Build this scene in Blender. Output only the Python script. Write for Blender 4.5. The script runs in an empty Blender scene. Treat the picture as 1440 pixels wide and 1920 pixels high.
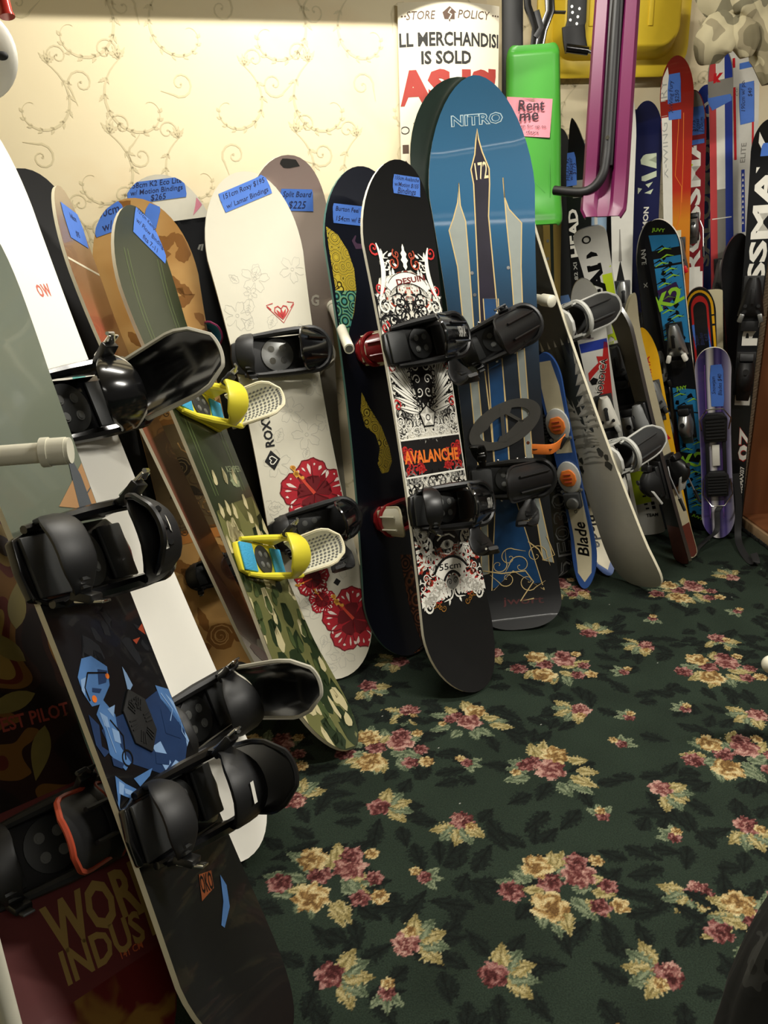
import bpy, bmesh, math, random
import numpy as np
from mathutils import Vector as V, Matrix as Mx, noise as mnoise
random.seed(7)
SC = bpy.context.scene
COL = SC.collection
PI = math.pi

# ------------------------------------------------------------------ camera, world, lamps, exposure
FPX, PITCH, ROLL, CAMH = 1500.0, math.radians(20), math.radians(2.0), 1.30
CAM = V((0, 0, CAMH))
FW = V((0, math.cos(PITCH), -math.sin(PITCH)))
UP0 = V((0, math.sin(PITCH), math.cos(PITCH)))
RT0 = V((1, 0, 0))
RT = RT0*math.cos(ROLL) - UP0*math.sin(ROLL)
UP = UP0*math.cos(ROLL) + RT0*math.sin(ROLL)
cd = bpy.data.cameras.new('camera')
cam = bpy.data.objects.new('camera', cd); COL.objects.link(cam)
cd.sensor_fit = 'VERTICAL'; cd.sensor_height = 24.0; cd.lens = 24.0*FPX/1920.0
cd.clip_start = 0.02; cd.clip_end = 50
cam.matrix_world = Mx(((RT.x, UP.x, -FW.x, CAM.x), (RT.y, UP.y, -FW.y, CAM.y), (RT.z, UP.z, -FW.z, CAM.z), (0, 0, 0, 1)))
SC.camera = cam
SC.view_settings.view_transform = 'Standard'
SC.view_settings.look = 'None'
SC.view_settings.gamma = 1.0
SC.view_settings.use_curve_mapping = False
SC.view_settings.exposure = 0.0
world = bpy.data.worlds.new('world'); SC.world = world
world.use_nodes = True
world.node_tree.nodes['Background'].inputs[0].default_value = (1.0, 0.93, 0.80, 1)
world.node_tree.nodes['Background'].inputs[1].default_value = 0.085
# ceiling tubes: (centre x, y, z, half length, direction angle, watts)
TUBES = [(0.0, 2.12, 2.56, 0.48, math.radians(12), 40.0),
         (1.95, 1.20, 2.56, 0.60, math.radians(12), 78.0),
         (0.95, -1.00, 2.56, 0.60, math.radians(0), 13.0)]  # third tube is unseen, added behind the camera as weak frontal fill
for tx, ty, tz, hl, ta, w in TUBES:
    ld = bpy.data.lights.new('tube_light', 'AREA'); ld.shape = 'RECTANGLE'; ld.size = 2*hl; ld.size_y = 0.07
    ld.energy = w; ld.color = (1.0, 0.96, 0.87)
    lo = bpy.data.objects.new('tube_light', ld); COL.objects.link(lo)
    lo.location = (tx, ty, tz - 0.035); lo.rotation_euler = (0, 0, ta)

def ray(px, py):
    return FW + RT*((px-720)/FPX) - UP*((py-960)/FPX)
def floor_pt(px, py, z=0.0):
    d = ray(px, py); return CAM + d*((z-CAM.z)/d.z)
def at_y(px, py, y):
    d = ray(px, py); return CAM + d*(y/d.y)
def at_len(B, px, py, L):
    d = ray(px, py); o = CAM-B; a = d.dot(d); b = 2*o.dot(d); k = o.dot(o)-L*L
    D = b*b-4*a*k
    t = -b/(2*a) if D < 0 else (-b+math.sqrt(D))/(2*a)
    return CAM + d*t
# walls as y = y0 + s*(x-x0)
WALL_A = (-0.07, 2.72, math.tan(math.radians(15)))
WALL_B = (1.20, 3.44, math.tan(math.radians(6)))
def on_wall(px, py, off, W):
    d = ray(px, py); x0, y0, s = W
    t = (y0 - off + s*(0-x0))/(d.y - s*d.x); return CAM + d*t

# ------------------------------------------------------------------ materials
def lin(h):
    if isinstance(h, str):
        h = h.lstrip('#'); c = [int(h[i:i+2], 16)/255 for i in (0, 2, 4)]
    else: c = [x/255 for x in h]
    return tuple(x/12.92 if x <= 0.04045 else ((x+0.055)/1.055)**2.4 for x in c)
MATS = {}
def nodes_of(name):
    m = bpy.data.materials.new(name); m.use_nodes = True
    nt = m.node_tree; return m, nt, nt.nodes, nt.links, nt.nodes['Principled BSDF']
def M(name, col='808080', rough=0.5, metal=0.0, coat=0.0, var=0.08, scale=30.0, bump=0.0, spec=0.5):
    if name in MATS: return MATS[name]
    m, nt, N, L, P = nodes_of(name)
    c = lin(col)
    P.inputs['Roughness'].default_value = rough; P.inputs['Metallic'].default_value = metal
    P.inputs['Coat Weight'].default_value = coat; P.inputs['Coat Roughness'].default_value = 0.12
    P.inputs['Specular IOR Level'].default_value = spec
    tc = N.new('ShaderNodeTexCoord'); no = N.new('ShaderNodeTexNoise'); no.inputs['Scale'].default_value = scale
    no.inputs['Detail'].default_value = 3
    L.new(tc.outputs['Object'], no.inputs['Vector'])
    mx = N.new('ShaderNodeMix'); mx.data_type = 'RGBA'
    mx.inputs[6].default_value = tuple(min(1, x*(1-var)) for x in c)+(1,)
    mx.inputs[7].default_value = tuple(min(1, x*(1+var)) for x in c)+(1,)
    L.new(no.outputs['Fac'], mx.inputs[0]); L.new(mx.outputs[2], P.inputs['Base Color'])
    if bump:
        b = N.new('ShaderNodeBump'); b.inputs['Strength'].default_value = bump; b.inputs['Distance'].default_value = 0.003
        L.new(no.outputs['Fac'], b.inputs['Height']); L.new(b.outputs['Normal'], P.inputs['Normal'])
    MATS[name] = m; return m
def ramp(N, stops, interp='LINEAR'):
    r = N.new('ShaderNodeValToRGB'); e = r.color_ramp; e.interpolation = interp
    while len(e.elements) < len(stops): e.elements.new(0.5)
    for el, (p, c) in zip(e.elements, stops): el.position = p; el.color = lin(c)+(1,)
    return r
def noise_mat(name, stops, scale=8.0, detail=3.0, distort=0.0, interp='CONSTANT', rough=0.3, coat=0.0, stretch=(1, 1, 1), rough_n=0.5, off=(0, 0, 0)):
    """object-space noise pushed through a colour ramp: camouflage, swirls, blotches"""
    if name in MATS: return MATS[name]
    m, nt, N, L, P = nodes_of(name)
    tc = N.new('ShaderNodeTexCoord'); mp = N.new('ShaderNodeMapping'); mp.inputs['Scale'].default_value = stretch
    mp.inputs['Location'].default_value = off
    no = N.new('ShaderNodeTexNoise'); no.inputs['Scale'].default_value = scale; no.inputs['Detail'].default_value = detail
    no.inputs['Roughness'].default_value = rough_n; no.inputs['Distortion'].default_value = distort
    r = ramp(N, stops, interp)
    L.new(tc.outputs['Object'], mp.inputs['Vector']); L.new(mp.outputs['Vector'], no.inputs['Vector'])
    L.new(no.outputs['Fac'], r.inputs['Fac']); L.new(r.outputs['Color'], P.inputs['Base Color'])
    P.inputs['Roughness'].default_value = rough; P.inputs['Coat Weight'].default_value = coat; P.inputs['Coat Roughness'].default_value = 0.1
    MATS[name] = m; return m
def axis_mat(name, stops, axis='Y', lo=0.0, hi=1.0, interp='LINEAR', rough=0.3, coat=0.0, wob=0.0, wscale=12.0, metal=0.0):
    """object-space ramp along one axis (printed fades and stripes)"""
    if name in MATS: return MATS[name]
    m, nt, N, L, P = nodes_of(name)
    tc = N.new('ShaderNodeTexCoord'); sp = N.new('ShaderNodeSeparateXYZ'); mr = N.new('ShaderNodeMapRange')
    mr.inputs['From Min'].default_value = lo; mr.inputs['From Max'].default_value = hi
    r = ramp(N, stops, interp)
    L.new(tc.outputs['Object'], sp.inputs[0])
    src = sp.outputs[axis]
    if wob:
        no = N.new('ShaderNodeTexNoise'); no.inputs['Scale'].default_value = wscale; no.inputs['Detail'].default_value = 4
        L.new(tc.outputs['Object'], no.inputs['Vector'])
        ma = N.new('ShaderNodeMath'); ma.operation = 'MULTIPLY_ADD'; ma.inputs[1].default_value = wob
        L.new(no.outputs['Fac'], ma.inputs[0]); L.new(src, ma.inputs[2]); src = ma.outputs[0]
    L.new(src, mr.inputs['Value']); L.new(mr.outputs['Result'], r.inputs['Fac']); L.new(r.outputs['Color'], P.inputs['Base Color'])
    P.inputs['Roughness'].default_value = rough; P.inputs['Coat Weight'].default_value = coat; P.inputs['Metallic'].default_value = metal
    MATS[name] = m; return m
def rings_mat(name, stops, scale=14.0, rough=0.35, rings=6.0):
    """cells filled with concentric rings"""
    if name in MATS: return MATS[name]
    m, nt, N, L, P = nodes_of(name)
    tc = N.new('ShaderNodeTexCoord'); vo = N.new('ShaderNodeTexVoronoi'); vo.inputs['Scale'].default_value = scale
    vo.inputs['Randomness'].default_value = 0.85
    mu = N.new('ShaderNodeMath'); mu.operation = 'MULTIPLY'; mu.inputs[1].default_value = rings
    fr = N.new('ShaderNodeMath'); fr.operation = 'FRACT'
    r = ramp(N, stops, 'CONSTANT')
    L.new(tc.outputs['Object'], vo.inputs['Vector']); L.new(vo.outputs['Distance'], mu.inputs[0]); L.new(mu.outputs[0], fr.inputs[0])
    L.new(fr.outputs[0], r.inputs['Fac']); L.new(r.outputs['Color'], P.inputs['Base Color'])
    P.inputs['Roughness'].default_value = rough
    MATS[name] = m; return m
def attr_mat(name, rough=0.9, bump=0.5, fuzz=900.0):
    m, nt, N, L, P = nodes_of(name)
    a = N.new('ShaderNodeAttribute'); a.attribute_name = 'pile'
    tc = N.new('ShaderNodeTexCoord'); no = N.new('ShaderNodeTexNoise'); no.inputs['Scale'].default_value = fuzz*0.35; no.inputs['Detail'].default_value = 2
    L.new(tc.outputs['Object'], no.inputs['Vector'])
    r = ramp(N, [(0.25, '707070'), (0.75, 'ffffff')]); L.new(no.outputs['Fac'], r.inputs['Fac'])
    mx = N.new('ShaderNodeMix'); mx.data_type = 'RGBA'; mx.blend_type = 'MULTIPLY'; mx.inputs[0].default_value = 0.7
    L.new(a.outputs['Color'], mx.inputs[6]); L.new(r.outputs['Color'], mx.inputs[7]); L.new(mx.outputs[2], P.inputs['Base Color'])
    b = N.new('ShaderNodeBump'); b.inputs['Strength'].default_value = bump; b.inputs['Distance'].default_value = 0.002
    L.new(no.outputs['Fac'], b.inputs['Height']); L.new(b.outputs['Normal'], P.inputs['Normal'])
    P.inputs['Roughness'].default_value = rough; P.inputs['Specular IOR Level'].default_value = 0.15
    MATS[name] = m; return m

# ------------------------------------------------------------------ mesh builder
class MB:
    def __init__(s): s.bm = bmesh.new(); s.ms = []
    def mi(s, m):
        if m not in s.ms: s.ms.append(m)
        return s.ms.index(m)
    def poly(s, pts, m):
        f = s.bm.faces.new([s.bm.verts.new(p) for p in pts]); f.material_index = s.mi(m); return f
    def grid(s, rows, m, close=False):
        vs = [[s.bm.verts.new(p) for p in r] for r in rows]; k = s.mi(m); n = len(vs[0])
        for a, b in zip(vs[:-1], vs[1:]):
            for j in range(n if close else n-1):
                try:
                    f = s.bm.faces.new((a[j], a[(j+1) % n], b[(j+1) % n], b[j])); f.material_index = k
                except ValueError: pass
        return vs
    def cap(s, ring, m):
        try:
            f = s.bm.faces.new(ring); f.material_index = s.mi(m)
        except ValueError: pass
    def merge(s, tmp, m, mat=None):
        k = s.mi(m); mp = {}
        for v in tmp.verts: mp[v] = s.bm.verts.new(mat @ v.co if mat else v.co)
        for f in tmp.faces:
            nf = s.bm.faces.new([mp[v] for v in f.verts]); nf.material_index = k
        tmp.free()
    def box(s, c, size, m, rot=None, bev=0.0, seg=2):
        t = bmesh.new(); bmesh.ops.create_cube(t, size=1.0)
        bmesh.ops.scale(t, vec=size, verts=t.verts)
        if bev: bmesh.ops.bevel(t, geom=list(t.edges), offset=bev, segments=seg, affect='EDGES', profile=0.5)
        mt = Mx.Translation(c)
        if rot is not None: mt = mt @ rot.to_4x4()
        s.merge(t, m, mt)
    def sphere(s, c, r, m, sc=(1, 1, 1), rot=None, u=16, v=10):
        t = bmesh.new(); bmesh.ops.create_uvsphere(t, u_segments=u, v_segments=v, radius=r)
        bmesh.ops.scale(t, vec=sc, verts=t.verts)
        mt = Mx.Translation(c)
        if rot is not None: mt = mt @ rot.to_4x4()
        s.merge(t, m, mt)
    def tube(s, path, r, m, n=10, flat=1.0, up=None, caps=True):
        """round (or flattened) tube along a path; r a number or a list"""
        P = [V(p) for p in path]; rs = r if isinstance(r, (list, tuple)) else [r]*len(P)
        rows = []; pu = V(up) if up else None
        for i, p in enumerate(P):
            t = (P[min(i+1, len(P)-1)] - P[max(i-1, 0)]).normalized()
            if pu is None: pu = V((0, 0, 1)) if abs(t.z) < .9 else V((1, 0, 0))
            a = (pu - t*pu.dot(t)).normalized(); b = t.cross(a)
            if not up: pu = a
            rows.append([p + (a*math.cos(2*PI*j/n)*flat + b*math.sin(2*PI*j/n))*rs[i] for j in range(n)])
        vs = s.grid(rows, m, close=True)
        if caps: s.cap(vs[0][::-1], m); s.cap(vs[-1], m)
    def band(s, path, up, w, th, m, wprof=None):
        """flat strap: path centreline, 'up' = side direction of the width, w width, th thickness"""
        P = [V(p) for p in path]; up = V(up).normalized(); rows = []
        for i, p in enumerate(P):
            t = (P[min(i+1, len(P)-1)] - P[max(i-1, 0)]).normalized()
            sd = (up - t*up.dot(t)).normalized(); nn = t.cross(sd)
            ww = (w if wprof is None else w*wprof[i])/2
            e = min(0.25*ww, th*.5)
            rows.append([p+sd*ww+nn*(th/2-e*.5), p+sd*(ww-e)+nn*th/2, p-sd*(ww-e)+nn*th/2, p-sd*ww+nn*(th/2-e*.5),
                         p-sd*ww-nn*(th/2-e*.5), p-sd*(ww-e)-nn*th/2, p+sd*(ww-e)-nn*th/2, p+sd*ww-nn*(th/2-e*.5)])
        vs = s.grid(rows, m, close=True); s.cap(vs[0][::-1], m); s.cap(vs[-1], m)
    def shell(s, rows, th, m):
        """sheet with thickness from a grid of points (normals by finite difference)"""
        R = [[V(p) for p in r] for r in rows]; nr, nc = len(R), len(R[0]); O = []
        for i in range(nr):
            o = []
            for j in range(nc):
                du = R[min(i+1, nr-1)][j]-R[max(i-1, 0)][j]; dv = R[i][min(j+1, nc-1)]-R[i][max(j-1, 0)]
                nn = du.cross(dv); nn = nn.normalized() if nn.length > 1e-12 else V((0, 0, 1))
                o.append(R[i][j]+nn*th)
            O.append(o)
        A = s.grid(R, m); B = s.grid([r[::-1] for r in O], m); k = s.mi(m)
        def q(a, b, c, d):
            try:
                f = s.bm.faces.new((a, b, c, d)); f.material_index = k
            except ValueError: pass
        for i in range(nr-1):
            q(A[i+1][0], A[i][0], B[i][-1], B[i+1][-1]); q(A[i][-1], A[i+1][-1], B[i+1][0], B[i][0])
        for j in range(nc-1):
            q(A[0][j], A[0][j+1], B[0][nc-2-j], B[0][nc-1-j]); q(A[-1][j+1], A[-1][j], B[-1][nc-1-j], B[-1][nc-2-j])
    def prism(s, pts, z0, z1, m, mat=None, bev=0.0):
        t = bmesh.new(); vs = [t.verts.new((x, y, z0)) for x, y in pts]; f = t.faces.new(vs)
        e = bmesh.ops.extrude_face_region(t, geom=[f])
        bmesh.ops.translate(t, vec=(0, 0, z1-z0), verts=[g for g in e['geom'] if isinstance(g, bmesh.types.BMVert)])
        if bev: bmesh.ops.bevel(t, geom=list(t.edges), offset=bev, segments=2, affect='EDGES', profile=.5)
        bmesh.ops.triangulate(t, faces=[f for f in t.faces if len(f.verts) > 4])
        bmesh.ops.recalc_face_normals(t, faces=t.faces)
        s.merge(t, m, mat)
    def build(s, name, parent=None, mw=None, smooth=38, recalc=False):
        if recalc: bmesh.ops.recalc_face_normals(s.bm, faces=s.bm.faces)
        me = bpy.data.meshes.new(name); s.bm.to_mesh(me); s.bm.free()
        for m in s.ms: me.materials.append(m)
        if smooth:
            me.polygons.foreach_set('use_smooth', [True]*len(me.polygons)); me.set_sharp_from_angle(angle=math.radians(smooth))
        o = bpy.data.objects.new(name, me); COL.objects.link(o)
        if parent: o.parent = parent
        if mw is not None: o.matrix_local = mw
        return o
def tag(o, label=None, cat=None, group=None, kind=None):
    if label: o['label'] = label
    if cat: o['category'] = cat
    if group: o['group'] = group
    if kind: o['kind'] = kind
    return o
def empty(name, mw, label, cat, group=None):
    o = bpy.data.objects.new(name, None); COL.objects.link(o); o.empty_display_size = 0.05
    o.matrix_world = mw; return tag(o, label, cat, group)

# ------------------------------------------------------------------ 2-D drawing: lettering, ribbons, shapes (lists of polygons)
TXT = {}
def text2d(s, size=0.05, bold=0.0, shear=0.0, space=1.0, align='CENTER'):
    key = (s, bold, shear, space, align)
    if key not in TXT:
        c = bpy.data.curves.new('t', 'FONT'); c.body = s; c.size = 1.0; c.offset = bold; c.shear = shear
        c.space_character = space; c.align_x = align; c.align_y = 'CENTER'; c.resolution_u = 2; c.fill_mode = 'FRONT'
        o = bpy.data.objects.new('t', c)
        me = bpy.data.meshes.new_from_object(o)
        TXT[key] = [[(me.vertices[i].co.x, me.vertices[i].co.y) for i in p.vertices] for p in me.polygons]
        bpy.data.objects.remove(o); bpy.data.meshes.remove(me); bpy.data.curves.remove(c)
    return [[(x*size, y*size) for x, y in p] for p in TXT[key]]
def fit(polys, w=None, h=None):
    xs = [x for p in polys for x, y in p]; ys = [y for p in polys for x, y in p]
    cx, cy = (min(xs)+max(xs))/2, (min(ys)+max(ys))/2
    sx = w/(max(xs)-min(xs)) if w else None; sy = h/(max(ys)-min(ys)) if h else sx
    sx = sx or sy
    return [[((x-cx)*sx, (y-cy)*sy) for x, y in p] for p in polys]
def tr(polys, x=0, y=0, a=0.0, s=1.0, mir=False):
    ca, sa = math.cos(a), math.sin(a); r = []
    for p in polys:
        q = [((-px if mir else px)*s, py*s) for px, py in p]
        q = [(x+ca*px-sa*py, y+sa*px+ca*py) for px, py in q]
        r.append(q[::-1] if mir else q)
    return r
def both(polys): return polys + tr(polys, mir=True)
def ribbon(pts, w, closed=False):
    """stroke: pts list of (x,y), w width number or list"""
    n = len(pts); ws = w if isinstance(w, list) else [w]*n; L = []; R = []
    for i in range(n):
        a = pts[(i-1) % n if closed else max(i-1, 0)]; b = pts[(i+1) % n if closed else min(i+1, n-1)]
        dx, dy = b[0]-a[0], b[1]-a[1]; d = math.hypot(dx, dy) or 1
        nx, ny = -dy/d, dx/d
        L.append((pts[i][0]+nx*ws[i]/2, pts[i][1]+ny*ws[i]/2)); R.append((pts[i][0]-nx*ws[i]/2, pts[i][1]-ny*ws[i]/2))
    q = []
    for i in range(n if closed else n-1):
        j = (i+1) % n; q.append([L[i], R[i], R[j], L[j]])
    return q
def scroll(x, y, r, a0, turns=1.4, sgn=1, w=0.006, n=22, tail=0.0):
    """tapering spiral that starts at the outside and curls inwards"""
    pts = []; ws = []
    if tail:
        ta = a0 + sgn*(-PI/2)
        for k in range(5):
            f = 1-k/5; pts.append((x+r*math.cos(a0)+tail*f*math.cos(ta)*1.0, y+r*math.sin(a0)+tail*f*math.sin(ta))); ws.append(w*(.25+.75*(1-f)))
    for i in range(n+1):
        f = i/n; rr = r*(1-f)**.8+.06*r; a = a0+sgn*2*PI*turns*f
        pts.append((x+rr*math.cos(a), y+rr*math.sin(a))); ws.append(w*(1-.55*f))
    q = ribbon(pts, ws)
    e = pts[-1]; q.append(circle(e[0], e[1], w*.6, 8)); return q
def circle(x, y, r, n=20, ry=None, a=0.0):
    ry = ry or r; ca, sa = math.cos(a), math.sin(a)
    return [(x+ca*r*math.cos(2*PI*k/n)-sa*ry*math.sin(2*PI*k/n), y+sa*r*math.cos(2*PI*k/n)+ca*ry*math.sin(2*PI*k/n)) for k in range(n)]
def ring(x, y, r, w, n=24, ry=None, a=0.0): return ribbon(circle(x, y, r, n, ry, a), w, True)
def leaf(x, y, l, w, a, serr=0.0, n=8):
    p = []
    for k in range(n+1):
        f = k/n; ww = w/2*math.sin(PI*f**.8)*(1+serr*(1 if k % 2 else -1)); p.append((l*f, ww))
    q = p + [(px, -py) for px, py in p[-2:0:-1]]
    return tr([q], x, y, a)[0]
def blob(x, y, r, seed, n=14, jag=0.3, sx=1.0, sy=1.0, a=0.0):
    rnd = random.Random(seed); q = []
    for k in range(n):
        rr = r*(1-jag+2*jag*rnd.random()); t = 2*PI*k/n; q.append((rr*math.cos(t)*sx, rr*math.sin(t)*sy))
    return tr([q], x, y, a)[0]
def star(x, y, r, n=5, a=PI/2, inner=.42):
    return [(x+(r if k % 2 == 0 else r*inner)*math.cos(a+PI*k/n), y+(r if k % 2 == 0 else r*inner)*math.sin(a+PI*k/n)) for k in range(2*n)]
def rect(x0, y0, x1, y1): return [(x0, y0), (x1, y0), (x1, y1), (x0, y1)]
# ------------------------------------------------------------------ boards and skis: one shape function, decks with printed graphics
class Board:
    def __init__(s, L, wn=.29, ww=.248, wt=.285, tn=.23, tt=.20, cn=.035, ct=.03, ln=.26, lt=.22, th=.010, pn=2.1, pt=2.1, camber=0.0):
        s.__dict__.update(locals())
    def half(s, u):
        L = s.L; u = min(max(u, 0), L); f = (u-s.tt)/(L-s.tt-s.tn); f = min(max(f, 0), 1)
        w = s.wt*(1-f)+s.wn*f - ((s.wt+s.wn)/2-s.ww)*4*f*(1-f)
        h = w/2
        if u > L-s.tn: h *= max(0, 1-((u-(L-s.tn))/s.tn)**s.pn)**(1/s.pn)
        if u < s.tt: h *= max(0, 1-((s.tt-u)/s.tt)**s.pt)**(1/s.pt)
        return h
    def zc(s, u):
        z = s.camber*math.sin(PI*min(max(u/s.L, 0), 1))
        if u > s.L-s.ln: z += s.cn*((u-(s.L-s.ln))/s.ln)**2
        if u < s.lt: z += s.ct*((s.lt-u)/s.lt)**2
        return z
    def pt3(s, v, u, lift=0.0, side=1): return V((v, u, s.zc(u)+side*(s.th/2+lift)))
    def us(s):
        a = [s.tt*(1-math.cos(PI/2*k/12)) for k in range(12)]
        b = [s.tt+(s.L-s.tt-s.tn)*k/24 for k in range(25)]
        c = [s.L-s.tn*(1-math.cos(PI/2*k/12)) for k in range(11, -1, -1)]
        return a+b+c[:]
    def deck(s, top, edge, base):
        mb = MB(); U = s.us(); nv = 8; eps = .0012
        def row(side):
            R = []
            for u in U:
                h = max(s.half(u), .0008); R.append([s.pt3(-h+2*h*j/nv, u, 0, side) for j in range(nv+1)])
            return R
        T, B = row(1), row(-1)
        A = mb.grid([r[::-1] for r in T], top); C = mb.grid(B, base); k = mb.mi(edge)
        for i in range(len(U)-1):
            for a, b, c, d in ((A[i][0], A[i+1][0], C[i+1][-1], C[i][-1]), (A[i+1][-1], A[i][-1], C[i][0], C[i+1][0])):
                f = mb.bm.faces.new((a, b, c, d)); f.material_index = k
        for i in (0, len(U)-1):
            for j in range(nv):
                q = (A[i][j], A[i][j+1], C[i][nv-1-j], C[i][nv-j])
                f = mb.bm.faces.new(q if i else q[::-1]); f.material_index = k
        bmesh.ops.recalc_face_normals(mb.bm, faces=mb.bm.faces)
        return mb
    def ink(s, mb, polys, mat, layer=1, side=1, margin=.003, lift=None):
        """lay flat printed shapes (v,u) on the deck"""
        t = bmesh.new(); big = False
        for p in polys:
            try: f = t.faces.new([t.verts.new((x, y, 0)) for x, y in p])
            except ValueError: continue
        bmesh.ops.triangulate(t, faces=[f for f in t.faces if len(f.verts) > 4], ngon_method='EAR_CLIP')
        ys = [v.co.y for v in t.verts]
        if not ys: t.free(); return
        cuts = [s.L-s.ln+.02*k for k in range(int(s.ln/.02)+1)] + [s.lt-.02*k for k in range(int(s.lt/.02)+1)]
        for c in cuts:
            if min(ys) < c < max(ys):
                bmesh.ops.bisect_plane(t, geom=list(t.verts)+list(t.edges)+list(t.faces), plane_co=(0, c, 0), plane_no=(0, 1, 0))
        lf = (.00035*layer) if lift is None else lift
        for v in t.verts:
            h = max(s.half(v.co.y)-margin, 0); x = min(max(v.co.x, -h), h)
            v.co = s.pt3(x, min(max(v.co.y, .002), s.L-.002), lf, side)
        dead = [f for f in t.faces if f.calc_area() < 1e-10]
        if dead: bmesh.ops.delete(t, geom=dead, context='FACES')
        for f in t.faces:
            f.normal_update()
            if f.normal.z*side < 0: f.normal_flip()
        mb.merge(t, mat)
    def label(s, root, v, u, w, h, ang, lines, side=1, ink='label_ink', tape='blue_tape', lift=.0012, seed=1, sz=.022, name='price_label', rot=0.0):
        rnd = random.Random(seed); n = 6
        p = [(-w/2+rnd.uniform(-.003, .003), -h/2), (w/2+rnd.uniform(-.004, .004), -h/2+rnd.uniform(-.003, .003))]
        for k in range(1, n): p.append((w/2+(.003 if k % 2 else -.002)*rnd.random(), -h/2+h*k/n))
        p += [(w/2-rnd.uniform(0, .005), h/2), (-w/2+rnd.uniform(0, .006), h/2)]
        for k in range(1, n): p.append((-w/2+(.003 if k % 2 else -.002)*rnd.random(), h/2-h*k/n))
        mb = MB(); s.ink(mb, tr([p], v, u, ang), MATS[tape], side=side, lift=lift, margin=-.002)
        hh = w if rot else h; ww_ = h if rot else w
        for i, ln in enumerate(lines):
            t2 = text2d(ln, sz, shear=.25, bold=.004)
            xs = [x for q in t2 for x, y in q]; lim = ww_*.9
            if xs and max(xs)-min(xs) > lim: t2 = tr(t2, s=lim/(max(xs)-min(xs)))
            y = hh/2-(i+.5)*hh/len(lines)
            t2 = tr(t2, 0, y, 0)
            if rot: t2 = tr(t2, 0, 0, rot)
            s.ink(mb, tr(t2, v, u, ang), MATS[ink], side=side, lift=lift+.0005, margin=-.002)
        return mb.build(name, root)

def frame(B, T, phi, flip=False, ct=0.03, lift=.006):
    """matrix of a leaning board: tail tip at B on the floor, nose tip at T, face turned phi from the viewer (positive = to the right)"""
    Y = (T-B).normalized(); mid = (B+T)/2; v = CAM-mid; n0 = (v-Y*v.dot(Y)).normalized(); x0 = Y.cross(n0)
    n = n0*math.cos(phi)+x0*math.sin(phi); Z = -n if flip else n; X = Y.cross(Z); o = B - Z*ct + V((0, 0, lift))
    return Mx(((X.x, Y.x, Z.x, o.x), (X.y, Y.y, Z.y, o.y), (X.z, Y.z, Z.z, o.z), (0, 0, 0, 1)))

# shared materials
M('blue_tape', '4a78d0', .6); M('label_ink', '1b2550', .7); M('black_ink', '151515', .7)
M('edge_cream', 'd9d2b8', .5); M('edge_white', 'ece8d8', .4); M('edge_black', '181818', .4); M('steel_edge', '9a9a98', .3, 1.0)
M('base_black', '101112', .45); M('gloss_black', '0d0d0e', .18, coat=.5); M('black_plastic', '131313', .38); M('satin_black', '181819', .5)
M('grey_plastic', '6b6c6a', .45); M('dark_grey', '2c2d2d', .5); M('light_grey', 'b5b5ae', .45); M('white_plastic', 'e6e3d6', .35); M('chrome', 'd6d6d2', .16, 1.0)
M('silver', 'a9aaa8', .35, .9); M('print_white', 'f1eee2', .35); M('print_black', '0d0d0e', .35); M('print_red', 'c02a28', .4); M('print_orange', 'ec7a2c', .4)
M('cream', 'd8cfae', .5); M('pvc', 'e4e0cc', .4); M('yellow_plastic', 'e2d53c', .4, var=.05); M('pad_blue', '3d9fca', .6, bump=.6, scale=260); M('white_pad', 'd6d2bb', .5)
M('red_plastic', '8d1d20', .3, coat=.4); M('bright_red', 'd0202a', .35); M('rubber', '161616', .7)

def disc_with_screws(mb, c, r, z, mat, scr, n=4):
    mb.prism(circle(c[0], c[1], r, 28), z, z+.004, mat, bev=.0012)
    for k in range(n):
        a = PI/4+k*PI/2; mb.prism(circle(c[0]+r*.5*math.cos(a), c[1]+r*.5*math.sin(a), r*.13, 10), z+.004, z+.0065, scr)
        mb.prism(ring_pts(c[0]+r*.5*math.cos(a), c[1]+r*.5*math.sin(a), r*.2), z+.004, z+.0052, scr)
def ring_pts(x, y, r): return circle(x, y, r, 12)

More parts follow.
